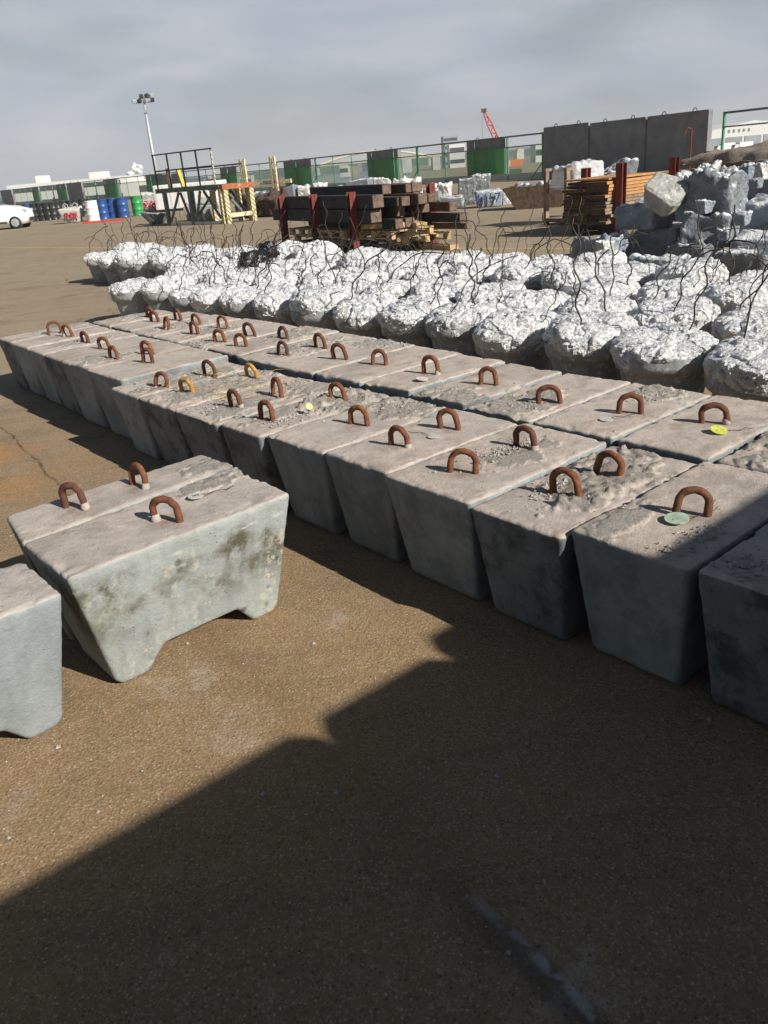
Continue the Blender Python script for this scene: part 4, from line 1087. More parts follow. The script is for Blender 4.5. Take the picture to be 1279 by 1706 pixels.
# ------------------------------------------------------------------ fence line
FP = [Vector(p) for p in ((24.0, 22.5), (18.9, 32.5), (16.3, 40.3), (10.9, 51.0), (4.45, 61.7), (-3.2, 76.0), (-12.5, 88.0), (-22.6, 99.0), (-43.0, 127.0), (-63.0, 158.0), (-80, 188))]
def fpos(px, z=2.45):
    """point of the fence line seen at image column px"""
    best = None
    for i in range(len(FP) - 1):
        for k in range(60):
            p = FP[i].lerp(FP[i + 1], k / 60); x = pr((p.x, p.y, z))[0]
            if best is None or abs(x - px) < best[0]: best = (abs(x - px), p, (FP[i + 1] - FP[i]).normalized())
    return best[1], best[2]
HF = 2.45
def fence_run(a, c, nbay, label, net=True):
    d = (c - a); L = d.length; yaw = math.atan2(d.y, d.x)
    o = thing('mesh_fence', (a.x, a.y, 0), yaw, label, 'fence', 'green mesh fence sections')
    for k in range(nbay + 1):
        x = L * k / nbay
        big = k in (0, nbay)
        mb = MB().box((x + (.05 if k == 0 else -.05 if k == nbay else 0), 0, (HF if big else HF - .1) / 2), (.09 if big else .06, .09 if big else .05, HF if big else HF - .1))
        mb.build('post', 'green_steel', o)
        if big:
            s_ = 1 if k == 0 else -1
            MB().bar((x + s_ * .06, 0, .9), (x + s_ * .5, .5 , .02), .06).build('strut', 'green_steel', o)
    MB().box((L / 2, 0, HF - .05), (L - .2, .07, .09)).build('top_rail', 'dkgreen_steel', o)
    MB().box((L / 2, .005, HF - .62), (L - .2, .05, .06)).build('middle_rail', 'dkgreen_steel', o)
    if net:
        m_2 = MB(); m_2.v = [Vector(p) for p in ((.1, .035, .35), (L - .1, .035, .35), (L - .1, .035, HF - .64), (.1, .035, HF - .64))]; m_2.f = [(0, 1, 2, 3)]
        m_2.build('netting', 'net', o)
    MB().box((L / 2, -.12, .18), (L - .1, .16, .36)).build('kerb', 'town_a', o)
    return o
fence_run(Vector((23.5, 23.5)), FP[2] + Vector((.25, -.45)), 2, 'open green fence frame without netting at the right edge', False)
fence_run(FP[3], FP[4], 4, 'green mesh fence section between the dark wall and the crane')
fence_run(FP[4], FP[5], 5, 'green mesh fence section in front of the far arch bridge')
fence_run(FP[5], FP[6], 5, 'green mesh fence section right of the yellow gangway posts')
fence_run(FP[6], FP[7], 4, 'green mesh fence section behind the work platform')
fence_run(FP[7], FP[7].lerp(FP[8], .5), 5, 'green mesh fence section just left of the lamp mast')
fence_run(FP[7].lerp(FP[8], .5), FP[8], 5, 'green mesh fence section behind the blue drums')
fence_run(FP[8], FP[9], 9, 'distant green mesh fence section behind the white car')
# standing concrete panels
SG = 'dark concrete panels standing along the fence'
def panel(a, c, h, off, label, thick=.28, hooks=2, z0=0, sheet=False, ch=.06):
    d = (c - a); L = d.length; yaw = math.atan2(d.y, d.x); n_ = Vector((-d.y, d.x)).normalized()
    m_ = (a + c) / 2 - n_ * off
    o = thing('concrete_wall', (m_.x, m_.y, z0), yaw, label, 'concrete wall', SG)
    prof = [(-L / 2, 0), (L / 2, 0), (L / 2, h - ch * .8), (L / 2 - ch, h), (-L / 2 + ch, h), (-L / 2, h - ch * .8)]
    MB().prism(prof, -thick / 2, thick / 2).build('slab', 'panel', o, False, .02)
    if sheet: MB().box((0, thick / 2 + .03, .98), (L * .98, .03, 1.72)).build('green_sheet', 'green_sheet', o)
    for k in range(hooks):
        x = (k + .5) / hooks * L - L / 2
        pts = [(x + math.cos(t_) * .13, 0, h - .03 + math.sin(t_) * .16) for t_ in [PI * i / 8 for i in range(9)]]
        MB().tube(pts, .02, 7).build('lifting_loop', 'scrap', o, True)
    return o
for i, (u0, u1, h, lab) in enumerate(((.015, .325, 2.68, 'left of the three dark wall panels behind the planks'), (.335, .665, 2.62, 'middle of the three dark wall panels behind the planks'), (.675, .985, 2.62, 'right of the three dark wall panels, beside the open fence frame'))):
    panel(FP[3].lerp(FP[2], u0), FP[3].lerp(FP[2], u1), h, 0, 'dark concrete ' + lab)
def fslab(px0, px1, off, lab, h=2.42):
    a, _ = fpos(px0); c, _ = fpos(px1); panel(c, a, h, off, lab, sheet=off > 0)
fslab(773, 838, .35, 'dark concrete panel behind green netting, in front of the crane boom')
fslab(605, 659, .35, 'dark concrete panel behind green netting, above the timber rack', 2.45)
fslab(469, 514, .35, 'dark concrete panel behind green netting, right of the gangway posts', 2.40)
fslab(362, 389, .35, 'dark concrete panel behind green netting, right of the work platform')
fslab(238, 266, .35, 'dark concrete panel behind green netting, under the lamp mast')
fslab(169, 192, .35, 'dark concrete panel behind green netting, above the blue drums')
fslab(90, 106, .35, 'dark concrete panel behind green netting, above the black drums', 2.4)
fslab(50, 60, .35, 'narrow dark concrete panel behind green netting, above the car bonnet', 2.4)
fslab(276, 306, -.45, 'dark concrete panel in front of the fence, behind the platform rail', 2.3)
fslab(117, 141, -.45, 'dark concrete panel in front of the fence, above the lettered sack', 2.45)
fslab(6, 24, -.45, 'dark concrete panel in front of the fence, above the white car', 2.45)
# unseen panels stand in for stacked blocks, tops shaped to cast the foreground shadow
q0 = Vector((.052 + 4.0 * .755, 2.55 - 4.0 * .656)); bd = Vector((.785, .62)).normalized()
edges = [-6.4, -4.8, -3.3, -1.75, -.575, -.0, 1.3, 2.9, 4.4, 5.9]
off = [-.06, -.06, -.06, -.06, -.06, 0, .01, 0, 0]
for i in range(len(edges) - 1):
    a = q0 + bd * (edges[i] + .004); c = q0 + bd * (edges[i + 1] - .004)
    panel(a, c, 2.5 + off[i], .14, 'grey stand-in panel of the unseen shadow-casting wall behind the camera, %s from its left end' % ORD[i], .26, 0, ch=.06)

# ------------------------------------------------------------------ work platform
pe2 = Vector((.74, -.67, 0)).normalized(); pw2 = Vector((.67, .74, 0)).normalized(); b0 = gp(283, 376); yw2 = math.atan2(pe2.y, pe2.x)
WP = thing('work_platform', b0, yw2, 'steel work platform with black handrail and braced green legs', 'work platform')
LP_, DP_ = 3.35, 1.3
MB().box((LP_ / 2 - .25, DP_ / 2, 1.27), (LP_ + .5, DP_ + .1, .16)).build('deck', 'dkgreen_steel', WP)
for x, y in ((0, 0), (LP_, 0), (0, DP_), (LP_, DP_), (1.55, 0)):
    MB().box((x, y, .6), (.13, .13, 1.19)).build('leg', 'dkgreen_steel' if x < LP_ else 'hazard', WP)
for a, c in (((.15, 0, .15), (.9, 0, 1.17)), ((1.75, 0, .15), (2.2, 0, 1.17)), ((3.2, 0, .2), (2.4, 0, 1.17)), ((.1, DP_, .2), (1.5, DP_, 1.17)), ((3.2, DP_, .2), (2.3, DP_, 1.17)), ((1.4, 0, .15), (1.0, 0, 1.17))):
    MB().bar(a, c, .07).build('brace', 'dkgreen_steel', WP)
MB().box((LP_ / 2, 0, .06), (LP_ - .3, .1, .1)).build('foot_beam', 'galv', WP)
for k in range(5):
    x = -.35 + k * (LP_ + .15) / 4
    MB().box((x, 0, 1.35 + .59), (.045, .045, 1.18)).build('rail_post', 'hazard' if k == 4 else 'black_steel', WP)
MB().box((LP_ / 2 - .275, 0, 2.55), (LP_ + .25, .045, .045)).build('top_rail', 'black_steel', WP)
MB().box((LP_ / 2 - .275, .004, 1.98), (LP_ + .1, .05, .05)).build('middle_rail', 'black_steel', WP)
MB().box((LP_ / 2 - .275, DP_, 1.98), (LP_ + .25, .05, .05)).build('middle_rail', 'black_steel', WP)
MB().box((.25, .15, 1.70), (.16, .1, .7)).build('stop_post', 'hazard', WP)
MB().bar((1.0, .2, 1.36), (.8, .2, 2.0), .14, .08).build('stop_post', 'yellow_paint', WP)
# step frame on the right
c_ = b0 + pe2 * (LP_ + .12)
SF = thing('step_frame', (c_.x, c_.y, 0), .62, 'rusty step frame with yellow striped legs at the platform end', 'step frame')
for x, y in ((.1, 0), (1.15, 0), (.1, 1.0), (1.15, 1.0)): MB().box((x, y, .58), (.17, .15, 1.16)).build('leg', 'hazard', SF)
MB().box((.62, 0, 1.25), (1.3, .2, .17)).build('top_beam', 'rust_beam', SF); MB().box((.62, 1.0, 1.25), (1.3, .2, .17)).build('top_beam', 'rust_beam', SF)
MB().box((.62, 0, .28), (.87, .1, .14)).build('lower_bar', 'cream_rust', SF)
MB().bar((.25, .5, 1.2), (1.0, .5, .3), .09).build('brace', 'dkgreen_steel', SF)
# cream and yellow gangway
c_ = gp(411, 352)
GW = thing('gangway_frame', (c_.x, c_.y, 0), math.atan2(.0, 1.) + .0, 'cream gangway beam on yellow posts right of the platform', 'gangway')
gx = (gp(460, 349) - c_); GW.rotation_euler = (0, 0, math.atan2(gx.y, gx.x)); GL = gx.length
for x in (0, .22, GL, GL + .22):
    MB().box((x, 0, 1.13), (.10, .10, 2.26)).build('post', 'hazard' if x in (0, GL) else 'cream_rust', GW)
MB().box((GL * .75, .12, 1.18), (GL * 1.6, .12, .16)).build('walkway_beam', 'cream_rust', GW)
MB().box((GL * .55, -.11, .08), (GL * 1.15, .1, .12)).build('foot_bar', 'cream_rust', GW)
# scrap heap
c_ = gp(440, 362)
sh_ = rock('scrap_heap', (c_.x, c_.y + .4, 0), (2.2, 1.1, .75), -.5, 91, 'scrap', 'dark rusty heap of scrap right of the step frame', None, .16, cat='scrap heap')

# blocks under and behind the platform
def tblock(px, py, wd, label, mat='light', H=.62):
    c = gp(px, py); t = thing('tapered_block', (c.x, c.y + .3, 0), -.2, label, 'concrete block', 'pale tapered blocks behind the platform')
    mb = MB(); a, b_ = wd / 2, wd / 2 * .62
    vs_ = [(-b_, -.2, 0), (b_, -.2, 0), (b_, .2, 0), (-b_, .2, 0), (-a, -.3, H), (a, -.3, H), (a, .3, H), (-a, .3, H)]
    mb.v = [Vector(v) for v in vs_]; mb.f = [(0, 3, 2, 1), (4, 5, 6, 7), (0, 1, 5, 4), (1, 2, 6, 5), (2, 3, 7, 6), (3, 0, 4, 7)]
    mb.build('body', mat, t, False, .03)
    for sx in (-.12, .12):
        MB().tube([(sx - .05, 0, H - .02), (sx - .045, 0, H + .06), (sx, 0, H + .1), (sx + .045, 0, H + .06), (sx + .05, 0, H - .02)], .014, 6).build('lifting_loop', 'scrap', t, True)
    return t
for i, px in enumerate((318, 333, 349, 362)): tblock(px, 368, .46, 'pale tapered concrete block under the platform, %s from the left' % ORD[i], H=.58)
c_ = gp(258, 374)
rock('foil_wrapped_block', (c_.x, c_.y + .5, 0), (1.15, .8, .48), -.3, 95, 'rubble', 'bluish tapered block with foil top left of the platform legs', RG, .05, taper=.55)
b52 = frock(238, 265, 319, 352, 'rubble_white', 'pale block with 5240 written in red paint', .05, rz=-.05)
text_obj('5240', .62, 'red_text', b52, Matrix.Translation((.0, -.48, .38)) @ Matrix.Rotation(R(90), 4, 'X'), 'painted_number', .03)
b09 = frock(331, 356, 328, 356, 'light', 'grey block with faded scribbled marks behind the platform', .03, rz=-.05)
text_obj('0911', .32, 'ink', b09, Matrix.Translation((0, -.36, .36)) @ Matrix.Rotation(R(90), 4, 'X'), 'painted_number', .03)
c_ = gp(318, 350)
WS = thing('white_container', (c_.x - .1, c_.y + 1.5, 0), -.15, 'long white container standing behind the work platform', 'container')
MB().box((0, 0, .78), (3.7, 2.2, 1.3)).build('body', 'white_paint', WS, False, .04)
mb = MB()
for k in range(9): mb.box((-1.7 + k * .425, -1.105, .78), (.12, .012, 1.15))
mb.build('ribs', 'white_dirty', WS)
MB().box((0, 0, .07), (3.5, 1.9, .13)).build('skid', 'black_steel', WS)

# ------------------------------------------------------------------ drums
DG = 'oil drums in a row by the fence'
def drum(px, py, mat, label, lid=None, h=.9, r=.29):
    c = gp(px, py)
    t = thing('oil_drum', (c.x, c.y + r, 0), rng.uniform(0, 6), label, 'oil drum', DG)
    pf = [(r * .97, 0), (r, .01), (r, .03), (r * .965, .05), (r * .965, h * .33 - .03), (r * 1.0, h * .33 - .01), (r * 1.0, h * .33 + .01), (r * .965, h * .33 + .03), (r * .965, h * .66 - .03), (r, h * .66 - .01), (r, h * .66 + .01), (r * .965, h * .66 + .03), (r * .965, h - .04), (r, h - .02), (r, h), (r * .95, h), (r * .94, h - .025)]
    MB().lathe(pf, 28).build('shell', mat, t, True)
    MB().lathe([(.04, h - .026), (.04, h - .008), (.03, h - .004)], 10, (r * .6, 0, 0)).build('bung', 'galv', t)
    return t
drum(154, 369, 'white_paint', 'white oil drum at the left of the blue drums', h=1.0, r=.32)
for i, (px, py) in enumerate(((171, 366), (189, 364), (205, 363))):
    drum(px, py, 'blue_drum', 'bright blue oil drum, %s of three beside the white drum' % ('left', 'middle', 'right')[i], h=1.0, r=.31)
drum(229, 360, 'green_drum', 'bright green paint-flecked oil drum right of the blue drums', h=1.0, r=.30)
for i, px in enumerate((60, 70, 80, 89, 97)):
    drum(px, 369 - i * .8, 'black_drum', 'black oil drum behind the car nose, %s from the left' % ORD[i], h=1.0, r=.30)
drum(47, 368, 'blue_drum', 'dark blue oil drum half hidden by the white car', h=1.0, r=.3)
for i, px in enumerate((107, 118, 128, 139)):
    drum(px, 364 - i, 'black_drum', 'black oil drum behind the lettered sack, %s from the left' % ORD[i], h=1.0, r=.3)
c_ = gp(162, 371)
pb = thing('steel_pallet', (c_.x + .2, c_.y + .5, 0), .15, 'red spill pallet under the blue drums', 'pallet')
MB().box((0, -.55, .05), (1.9, .12, .1)).build('edge_beam', 'crane_red', pb); MB().box((0, .1, .03), (1.9, 1.1, .06)).build('tray', 'crane_red', pb)
c_ = gp(118, 372)
sk2 = thing('rubble_sack', (c_.x, c_.y + .45, 0), .05, 'grey tapered block with red letters and two loops before the drums', 'concrete block')
mb = rock_mesh((1.15, .9, .78), 101, .04, taper=.3); link('body', mb, 'light', sk2, True)
text_obj('RSR', .42, 'red_text', sk2, Matrix.Translation((.1, -.47, .36)) @ Matrix.Rotation(R(90), 4, 'X'), 'painted_letters', .03)
for sx in (-.25, .25): MB().tube([(sx - .14, 0, .68), (sx - .12, 0, .88), (sx, 0, .98), (sx + .12, 0, .88), (sx + .14, 0, .68)], .022, 7).build('lifting_loop', 'galv', sk2, True)

# ------------------------------------------------------------------ white car
wh = gp(28, 381)
CARY = .10
CRt = thing('parked_car', (wh.x, wh.y, 0), CARY, 'white hatchback car entering at the left edge', 'car')
# car-local: +x forward, front axle at x=0,y near side 0
low = [(-3.25, .30), (-3.3, .55), (-3.25, .95), (-2.9, 1.0), (-.75, .98), (-.05, .90), (.45, .78), (.62, .66), (.66, .45), (.60, .24), (.35, .20), (-3.1, .20)]
bm = bmesh.new()
def loft(secs):
    v_ = []
    for y, pts in secs: v_.append([bm.verts.new((x, y, z)) for x, z in pts])
    n = len(v_[0])
    for i in range(len(v_) - 1):
        for k in range(n): bm.faces.new((v_[i][k], v_[i][(k + 1) % n], v_[i + 1][(k + 1) % n], v_[i + 1][k]))
    bm.faces.new(list(reversed(v_[0]))); bm.faces.new(v_[-1])
def ins(pts, f, dz=0): return [(-1.3 + (x + 1.3) * f, z * 1.0 + dz) for x, z in pts]
loft([(-.02, ins(low, .93)), (.06, ins(low, .97)), (.3, low), (1.3, low), (1.54, ins(low, .97)), (1.62, ins(low, .93))])
bmesh.ops.recalc_face_normals(bm, faces=bm.faces)
bmesh.ops.bevel(bm, geom=[e for e in bm.edges if len(e.link_faces) == 2 and e.calc_face_angle() > .5], offset=.03, segments=2, affect='EDGES', clamp_overlap=True)
me = bpy.data.meshes.new('body'); bm.to_mesh(me); bm.free(); link('body', me, 'white_paint', CRt, True)
bm = bmesh.new()
roof = [(-3.2, .97), (-3.0, 1.38), (-2.6, 1.50), (-1.7, 1.50), (-1.35, 1.42), (-.62, .97)]
loft([(.03, [(x * .97 - .05, z) if z < 1 else (x * .96 - .07, z - .01) for x, z in roof]), (.22, roof), (1.38, roof), (1.57, [(x * .97 - .05, z) if z < 1 else (x * .96 - .07, z - .01) for x, z in roof])])
bmesh.ops.recalc_face_normals(bm, faces=bm.faces)
bmesh.ops.bevel(bm, geom=[e for e in bm.edges if len(e.link_faces) == 2 and e.calc_face_angle() > .5], offset=.03, segments=2, affect='EDGES', clamp_overlap=True)
me = bpy.data.meshes.new('cabin'); bm.to_mesh(me); bm.free(); link('cabin', me, 'white_paint', CRt, True)
MB().prism([(-1.62, 1.02), (-.82, 1.02), (-1.42, 1.38), (-1.62, 1.40)], .015, .03).build('side_window', 'glass', CRt)
MB().prism([(-2.7, 1.02), (-1.7, 1.02), (-1.7, 1.41), (-2.6, 1.40)], .015, .03).build('side_window', 'glass', CRt)
m2 = MB(); m2.v = [Vector(p) for p in ((-.64, .25, .99), (-.64, 1.35, .99), (-1.34, 1.30, 1.435), (-1.34, .30, 1.435))]; m2.v = [v + Vector((.02, 0, .012)) for v in m2.v] + [v + Vector((-.02, 0, -.012)) for v in m2.v]
m2.f = [(0, 1, 2, 3), (7, 6, 5, 4), (0, 4, 5, 1), (1, 5, 6, 2), (2, 6, 7, 3), (3, 7, 4, 0)]; m2.build('windscreen', 'glass', CRt)
MB().box((-.95, -.1, 1.03), (.1, .18, .13)).build('side_mirror', 'white_paint', CRt, False, .03)
for y in (.14, 1.46): MB().box((.46, y, .70), (.30, .26, .13)).build('headlight', 'lamp', CRt, False, .04)
MB().box((.625, .8, .38), (.06, 1.0, .16)).build('grille', 'black_steel', CRt)
MB().box((-1.5, .0, .30), (2.2, .05, .08)).build('sill_trim', 'black_steel', CRt)
MB().box((-1.35, -.005, .86), (.14, .02, .03)).build('door_handle', 'white_dirty', CRt)
for o_ in [x for x in bpy.data.objects if x.parent == CRt]:
    for v in o_.data.vertices: v.co.z = .2 + (v.co.z - .2) * 1.24
for x in (0, -2.5):
    for y, sg in ((.03, -1), (1.57, 1)):
        arch_ = MB().lathe([(.36, -.02), (.36, .02), (.30, .02)], 24).mesh('wheel_arch'); arch_.transform(Matrix.Translation((x, y - sg * .005, .30)) @ Matrix.Rotation(R(90), 4, 'X')); link('wheel_arch', arch_, 'black_steel', CRt)
        wt = MB().lathe([(.17, -.09), (.27, -.1), (.30, -.07), (.30, .07), (.27, .1), (.17, .09)], 26).mesh('tyre'); wt.transform(Matrix.Translation((x, y + sg * .005 - sg * .02, .30)) @ Matrix.Rotation(R(90), 4, 'X')); wo = link('tyre', wt, 'tyre', CRt, True)
        mb = MB().lathe([(.19, -.012), (.195, .01), (.05, .03)], 24)
        for k in range(8):
            a = k * PI / 4; mb.box((math.cos(a) * .11, math.sin(a) * .11, .03), (.15, .035, .02), Matrix.Rotation(a, 3, 'Z'))
        rm_ = mb.mesh('rim'); rm_.transform(Matrix.Translation((x, y + sg * .075, .30)) @ Matrix.Rotation(R(90) if sg < 0 else R(-90), 4, 'X')); link('rim', rm_, 'rim', wo)

# ------------------------------------------------------------------ flood light mast
c_ = atY(262, 300, 150)
MS = thing('floodlight_mast', (c_.x, 150, ZB), 0, 'tall grey floodlight mast rising above the fence', 'light mast')
top = atY(239, 172, 150); MH = top.z - ZB
MB().tube([(0, 0, 0), (0, 0, MH * .5), (0, 0, MH)], [.34, .27, .20], 14).build('pole', 'galv', MS, True)
mb = MB(); mb.box((0, 0, MH + .1), (3.4, .2, .16)); mb.box((.4, 0, MH + .75), (2.4, .18, .14)); mb.tube([(0, 0, MH), (0, 0, MH + .9)], .12, 8)
mb.box((0, 0, MH - 1.2), (.7, .7, .5)); mb.build('head_frame', 'galv', MS)
for x, z, t_ in ((-1.5, .35, .5), (-.6, .35, -.4), (.6, .38, .6), (1.5, .40, .2), (-.2, 1.0, .3), (.7, 1.05, -.5), (1.5, 1.0, .5)):
    MB().box((x, -.25, MH + z), (.62, .5, .5), Matrix.Rotation(t_, 3, 'Z') @ Matrix.Rotation(.5, 3, 'X')).build('floodlight', 'lamp' if t_ > .3 else 'black_steel', MS, False, .05)

# ------------------------------------------------------------------ far away things
def far_pt(px, py, Y): return atY(px, py, Y)
def far_building(px0, px1, ytop, Y, mat, label, depth=18, group=None, roofbits=(), name='building', wins=0, gable=0, base_mat=None):
    a = atY(px0, ytop, Y); c = atY(px1, ytop, Y); h = atY((px0 + px1) / 2, ytop, Y).z - ZB
    o = thing(name, ((a.x + c.x) / 2, Y + depth / 2, ZB), 0, label, 'building', group)
    wd = abs(c.x - a.x)
    if gable:
        MB().prism([(-wd / 2, 0), (wd / 2, 0), (wd / 2, h), (0, h + gable), (-wd / 2, h)], -depth / 2, depth / 2).build('wall', mat, o)
    else: MB().box((0, 0, h / 2), (wd, depth, h)).build('wall', mat, o)
    for (x, w2, h2) in roofbits: MB().box((x * wd, 0, h + h2 / 2), (w2, depth * .4, h2)).build('roof_unit', mat, o)
    if wins:
        mb = MB(); nf = max(1, int(h / 4))
        for f_ in range(nf):
            z = h * (f_ + .55) / nf
            mb.box((0, -depth / 2 - .1, z), (wd * .92, .15, h / nf * .32))
        mb.build('window_band', 'glass', o)
    return o
far_building(8, 208, 301, 330, 'white_dirty', 'long cream terminal building beyond the fence at the left', 30, None, ((-.30, 1.6, 2.6), (.2, 4.6, 2.2)), wins=1)
far_building(212, 262, 299, 350, 'cream', 'lower cream building beyond the fence beside the lamp mast', 20, None, wins=1)
far_building(1183, 1330, 212, 300, 'white_dirty', 'white gabled harbour shed with dark characters on its front, far right', 26, None, gable=2.2)
shed = bpy.data.objects[[o.name for o in bpy.data.objects if o.get('label', '').startswith('white gabled')][0]]
for k in range(5):   # blurred dark characters on the gable wall
    rn = random.Random(k); mb = MB()
    x = -8.5 + k * 1.7; z = atY(1232, 217, 300).z - ZB
    for dz in (-.35, 0., .35): mb.box((x, -13.12, z + dz), (.75, .12, .10))
    mb.box((x + rn.uniform(-.2, .2), -13.2, z), (.12, .12, .95))
    mb.build('sign_character', 'town_c', shed)
mb = MB()
for k in range(5): mb.box((-13 + k * 6.4, -13.1, 2.1), (5.6, .15, 4.2))
mb.build('loading_door', 'town_c', shed)
def truck(px, Y, label):
    c_ = atY(px, 240, Y); o = thing('parked_truck', (c_.x, Y, ZB), .1, label, 'truck', 'white trucks before the far shed')
    MB().box((.8, 0, 1.75), (4.2, 2.1, 2.1)).build('box_body', 'white_paint', o, False, .05)
    MB().prism([(-2.9, .5), (-1.45, .5), (-1.45, 2.3), (-2.5, 2.3), (-2.85, 1.5)], -1.0, 1.0).build('cab', 'white_dirty', o, False, .05)
    MB().box((-2.72, 0, 1.85), (.12, 1.7, .6), Matrix.Rotation(-.4, 3, 'Y')).build('windscreen', 'glass', o)
    for x in (-2.1, 1.9):
        me_ = MB().lathe([(.2, -1.05), (.45, -1.04), (.45, 1.04), (.2, 1.05)], 18).mesh('wheel_pair'); me_.transform(Matrix.Translation((x, 0, .45)) @ Matrix.Rotation(R(90), 4, 'X')); link('wheel_pair', me_, 'tyre', o)
    MB().box((-.4, 0, .62), (5.2, .9, .16)).build('chassis', 'black_steel', o)
truck(1207, 270, 'white box truck before the far shed, left of two'); truck(1236, 262, 'white box truck before the far shed, right of two')
# arch bridge
YB = 780
L0, L1 = atY(528, 272, YB), atY(716, 262, YB); BW = L1.x - L0.x
BRG = thing('arch_bridge', (L0.x, YB, ZB), 0, 'pale yellow tied arch bridge far beyond the fence', 'bridge')
zt = atY(600, 254, YB).z - ZB; zd = 6.5 - ZB - 3
pts = [(BW * k / 28, 0, zd + (zt - zd) * math.sin(PI * k / 28)) for k in range(29)]
for y in (0, 9): MB().tube([(x, y, z) for x, _, z in pts], .9, 6).build('arch_rib', 'bridge', BRG, True)
MB().box((BW / 2, 4.5, zd), (BW * 1.5, 10, 1.6)).build('deck', 'bridge', BRG)
mb = MB()
for k in range(2, 27, 2): mb.tube([(pts[k][0], 0, zd), pts[k]], .18, 5)
mb.build('hangers', 'bridge', BRG)
for x in (-BW * .2, 0, BW, BW * 1.2): MB().box((x, 4.5, zd / 2 - 1), (3, 8, zd)).build('pier', 'town_a', BRG)
# crawler crane
YC = 250
tp = atY(806, 186, YC); bt = atY(851, 268, YC)
CN = thing('crawler_crane', (bt.x, YC, ZB), 0, 'crawler crane with orange cab and red lattice boom beyond the fence', 'crane')
a = Vector((-.8, 0, 2.2)); c = Vector((tp.x - bt.x, 0, tp.z - ZB)); ax = (c - a).normalized(); nx_ = ax.cross(Vector((0, 1, 0))).normalized()
mb = MB(); Lb = (c - a).length; nseg = 14
def bw(t): return .62 * min(1, .35 + 3 * t, .35 + 3.2 * (1 - t))
for sx in (-1, 1):
    for sy in (-1, 1):
        mb.tube([a + ax * Lb * t + nx_ * sx * bw(t) + Vector((0, sy * bw(t), 0)) for t in (0, .22, .78, 1)], .12, 5)
for k in range(nseg):
    t0_, t1_ = k / nseg, (k + 1) / nseg; sg = 1 if k % 2 else -1
    for sy in (-1, 1): mb.tube([a + ax * Lb * t0_ + nx_ * sg * bw(t0_) + Vector((0, sy * bw(t0_), 0)), a + ax * Lb * t1_ - nx_ * sg * bw(t1_) + Vector((0, sy * bw(t1_), 0))], .09, 4)
mb.build('lattice_boom', 'crane_red', CN)
MB().box((c.x, 0, c.z + .3), (1.3, 1.1, .9)).build('boom_head', 'scrap', CN)
g_ = Vector((2.0, 0, 6.5))
MB().tube([c, g_], .04, 4).build('pendant_line', 'galv', CN); MB().tube([c + Vector((-.6, 0, 0)), (c.x - .6, 0, 6)], .04, 4).build('hoist_line', 'black_steel', CN)
MB().tube([(.6, -.6, 2.4), tuple(g_), (.6, .6, 2.4)], .14, 5).build('gantry', 'crane_red', CN)
MB().box((1.0, 0, 2.6), (4.2, 2.6, 1.9)).build('machinery_house', 'orange', CN, False, .15)
MB().box((-.9, -.9, 2.7), (1.1, .9, 1.7)).build('cab', 'town_a', CN, False, .1)
for y in (-1.5, 1.5): MB().box((.3, y, .55), (5, .7, 1.1)).build('track', 'scrap', CN, False, .3)
# far shore and town
mb = MB(); n_ = 90
for k in range(n_ + 1):
    x = -1500 + 3000 * k / n_; h = 7 + 9 * abs(noise.noise(Vector((k * .21, 1, 0)))) + 4 * noise.noise(Vector((k * .9, 3, 0)))
    if x < -250: h *= .45
    mb.v += [Vector((x, 1000, ZB - 2)), Vector((x, 1040, h * .8 + ZB)), Vector((x, 1150, h + ZB)), Vector((x, 1400, ZB - 2))]
for k in range(n_):
    for r_ in range(3):
        a_ = k * 4 + r_; mb.f.append((a_, a_ + 1, a_ + 5, a_ + 4))
tag(mb.build('hills', 'hill', None, True), None, None, kind='structure')
TGp = 'town buildings across the harbour'
rn = random.Random(44); town = []
for i in range(18):
    px = rn.choice((rn.uniform(345, 470), rn.uniform(545, 606), rn.uniform(660, 905), rn.uniform(690, 905)))
    Y = rn.uniform(420, 700); hz_ = 326.5 - px * .0875
    hh = rn.uniform(-3, 6); wpx = rn.uniform(6, 16)
    mt_ = rn.choice(('town_a', 'town_a', 'town_b', 'town_c', 'white_dirty'))
    far_building(px - wpx / 2, px + wpx / 2, hz_ - hh, Y, mt_, 'small distant harbour-side building seen through the fence', rn.uniform(8, 16), TGp, wins=1 if i % 2 else 0, name='town_building')
far_building(738, 762, 226, 520, 'town_c', 'grey-blue distant block seen through the fence left of the crane', 14, None, wins=1)
far_building(748, 774, 240, 480, 'white_dirty', 'white distant block left of the slab in front of the crane', 12, None, wins=1)
far_building(892, 912, 240, 420, 'white_dirty', 'pale distant building at the left edge of the dark wall', 12, None, wins=1)
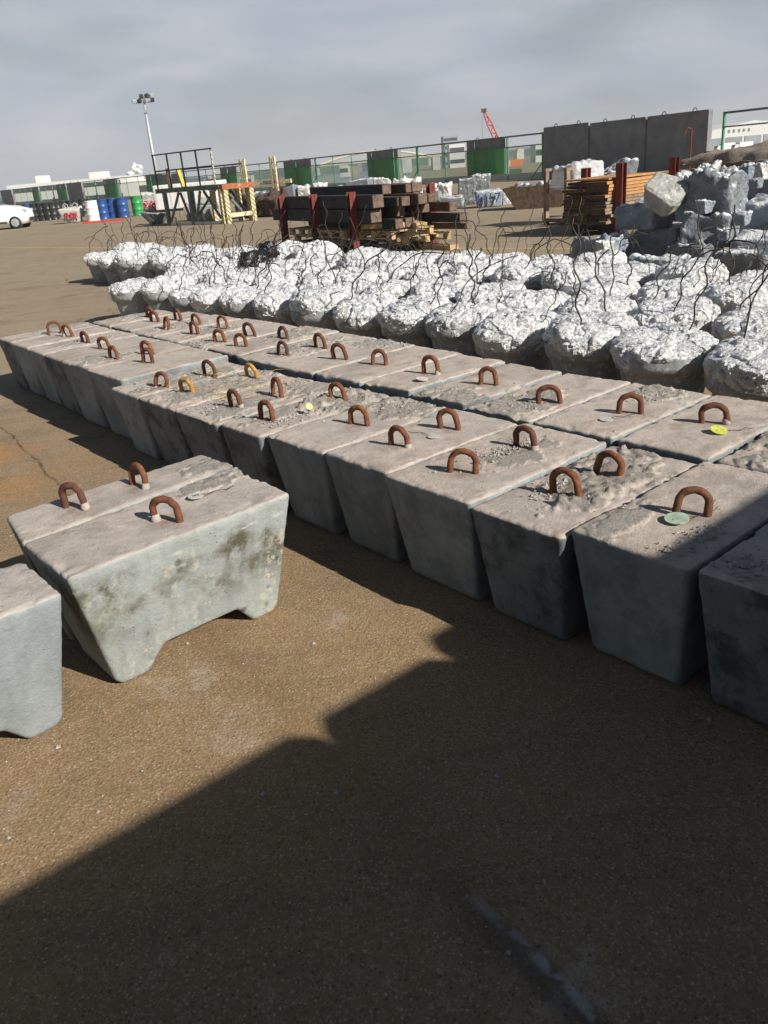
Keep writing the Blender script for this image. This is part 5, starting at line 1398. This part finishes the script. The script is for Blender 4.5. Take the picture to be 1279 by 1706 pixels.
# steam
c_ = atY(225, 283, 420)
st_ = thing('steam_plume', (c_.x, 420, 0), 0, 'white puff of steam above the terminal roof', 'steam')
rn = random.Random(3); mb = bmesh.new()
for k in range(9):
    me_ = blob((rn.uniform(1.8, 3.4), 2.0, rn.uniform(1.2, 2.4)), k + 200, .5, 2)
    me_.transform(Matrix.Translation((rn.uniform(-3, 3), rn.uniform(-1, 1), c_.z + rn.uniform(-2.6, 2.4)))); mb.from_mesh(me_)
me_ = bpy.data.meshes.new('puff'); mb.to_mesh(me_); mb.free(); link('puff', me_, 'steam', st_, True)

# ------------------------------------------------------------------ loose grit on the yard
rn = random.Random(21); mb = MB()
for k in range(1500):
    if k < 1100: x, y = rn.uniform(-2.2, 1.6), rn.uniform(1.0, 4.5)
    else: x, y = rn.uniform(-9, 2), rn.uniform(4.5, 16)
    s = rn.uniform(.0015, .0045) * (1 if k < 1100 else 2) * (2.6 if rn.random() < .05 else 1)
    b = len(mb.v); a = rn.uniform(0, 6.28)
    for (dx, dy, dz) in ((1, 0, 0), (0, 1, .1), (-1, .2, 0), (0, -1, .1), (.1, 0, .8)):
        mb.v.append(Vector((x + s * (dx * math.cos(a) - dy * math.sin(a)), y + s * (dx * math.sin(a) + dy * math.cos(a)), .001 + s * dz)))
    mb.f += [(b, b + 1, b + 4), (b + 1, b + 2, b + 4), (b + 2, b + 3, b + 4), (b + 3, b, b + 4)]
tag(mb.build('grit', 'crumb'), 'loose pale grit scattered on the yard', 'grit', kind='stuff')

# ------------------------------------------------------------------ sea haze
hm = bpy.data.materials.new('sea_haze'); hm.use_nodes = True
hn = hm.node_tree.nodes; hn.clear()
ho_ = hn.new('ShaderNodeOutputMaterial'); hv = hn.new('ShaderNodeVolumePrincipled')
hv.inputs['Color'].default_value = (.86, .90, .95, 1); hv.inputs['Density'].default_value = .00045
hm.node_tree.links.new(hv.outputs[0], ho_.inputs['Volume'])
MC['haze'] = hm
hz_o = MB().box((0, 2440, 20), (8200, 5200, 60)).build('haze', 'haze')
tag(hz_o, 'thin pale sea haze over the yard and harbour', 'haze', kind='stuff')
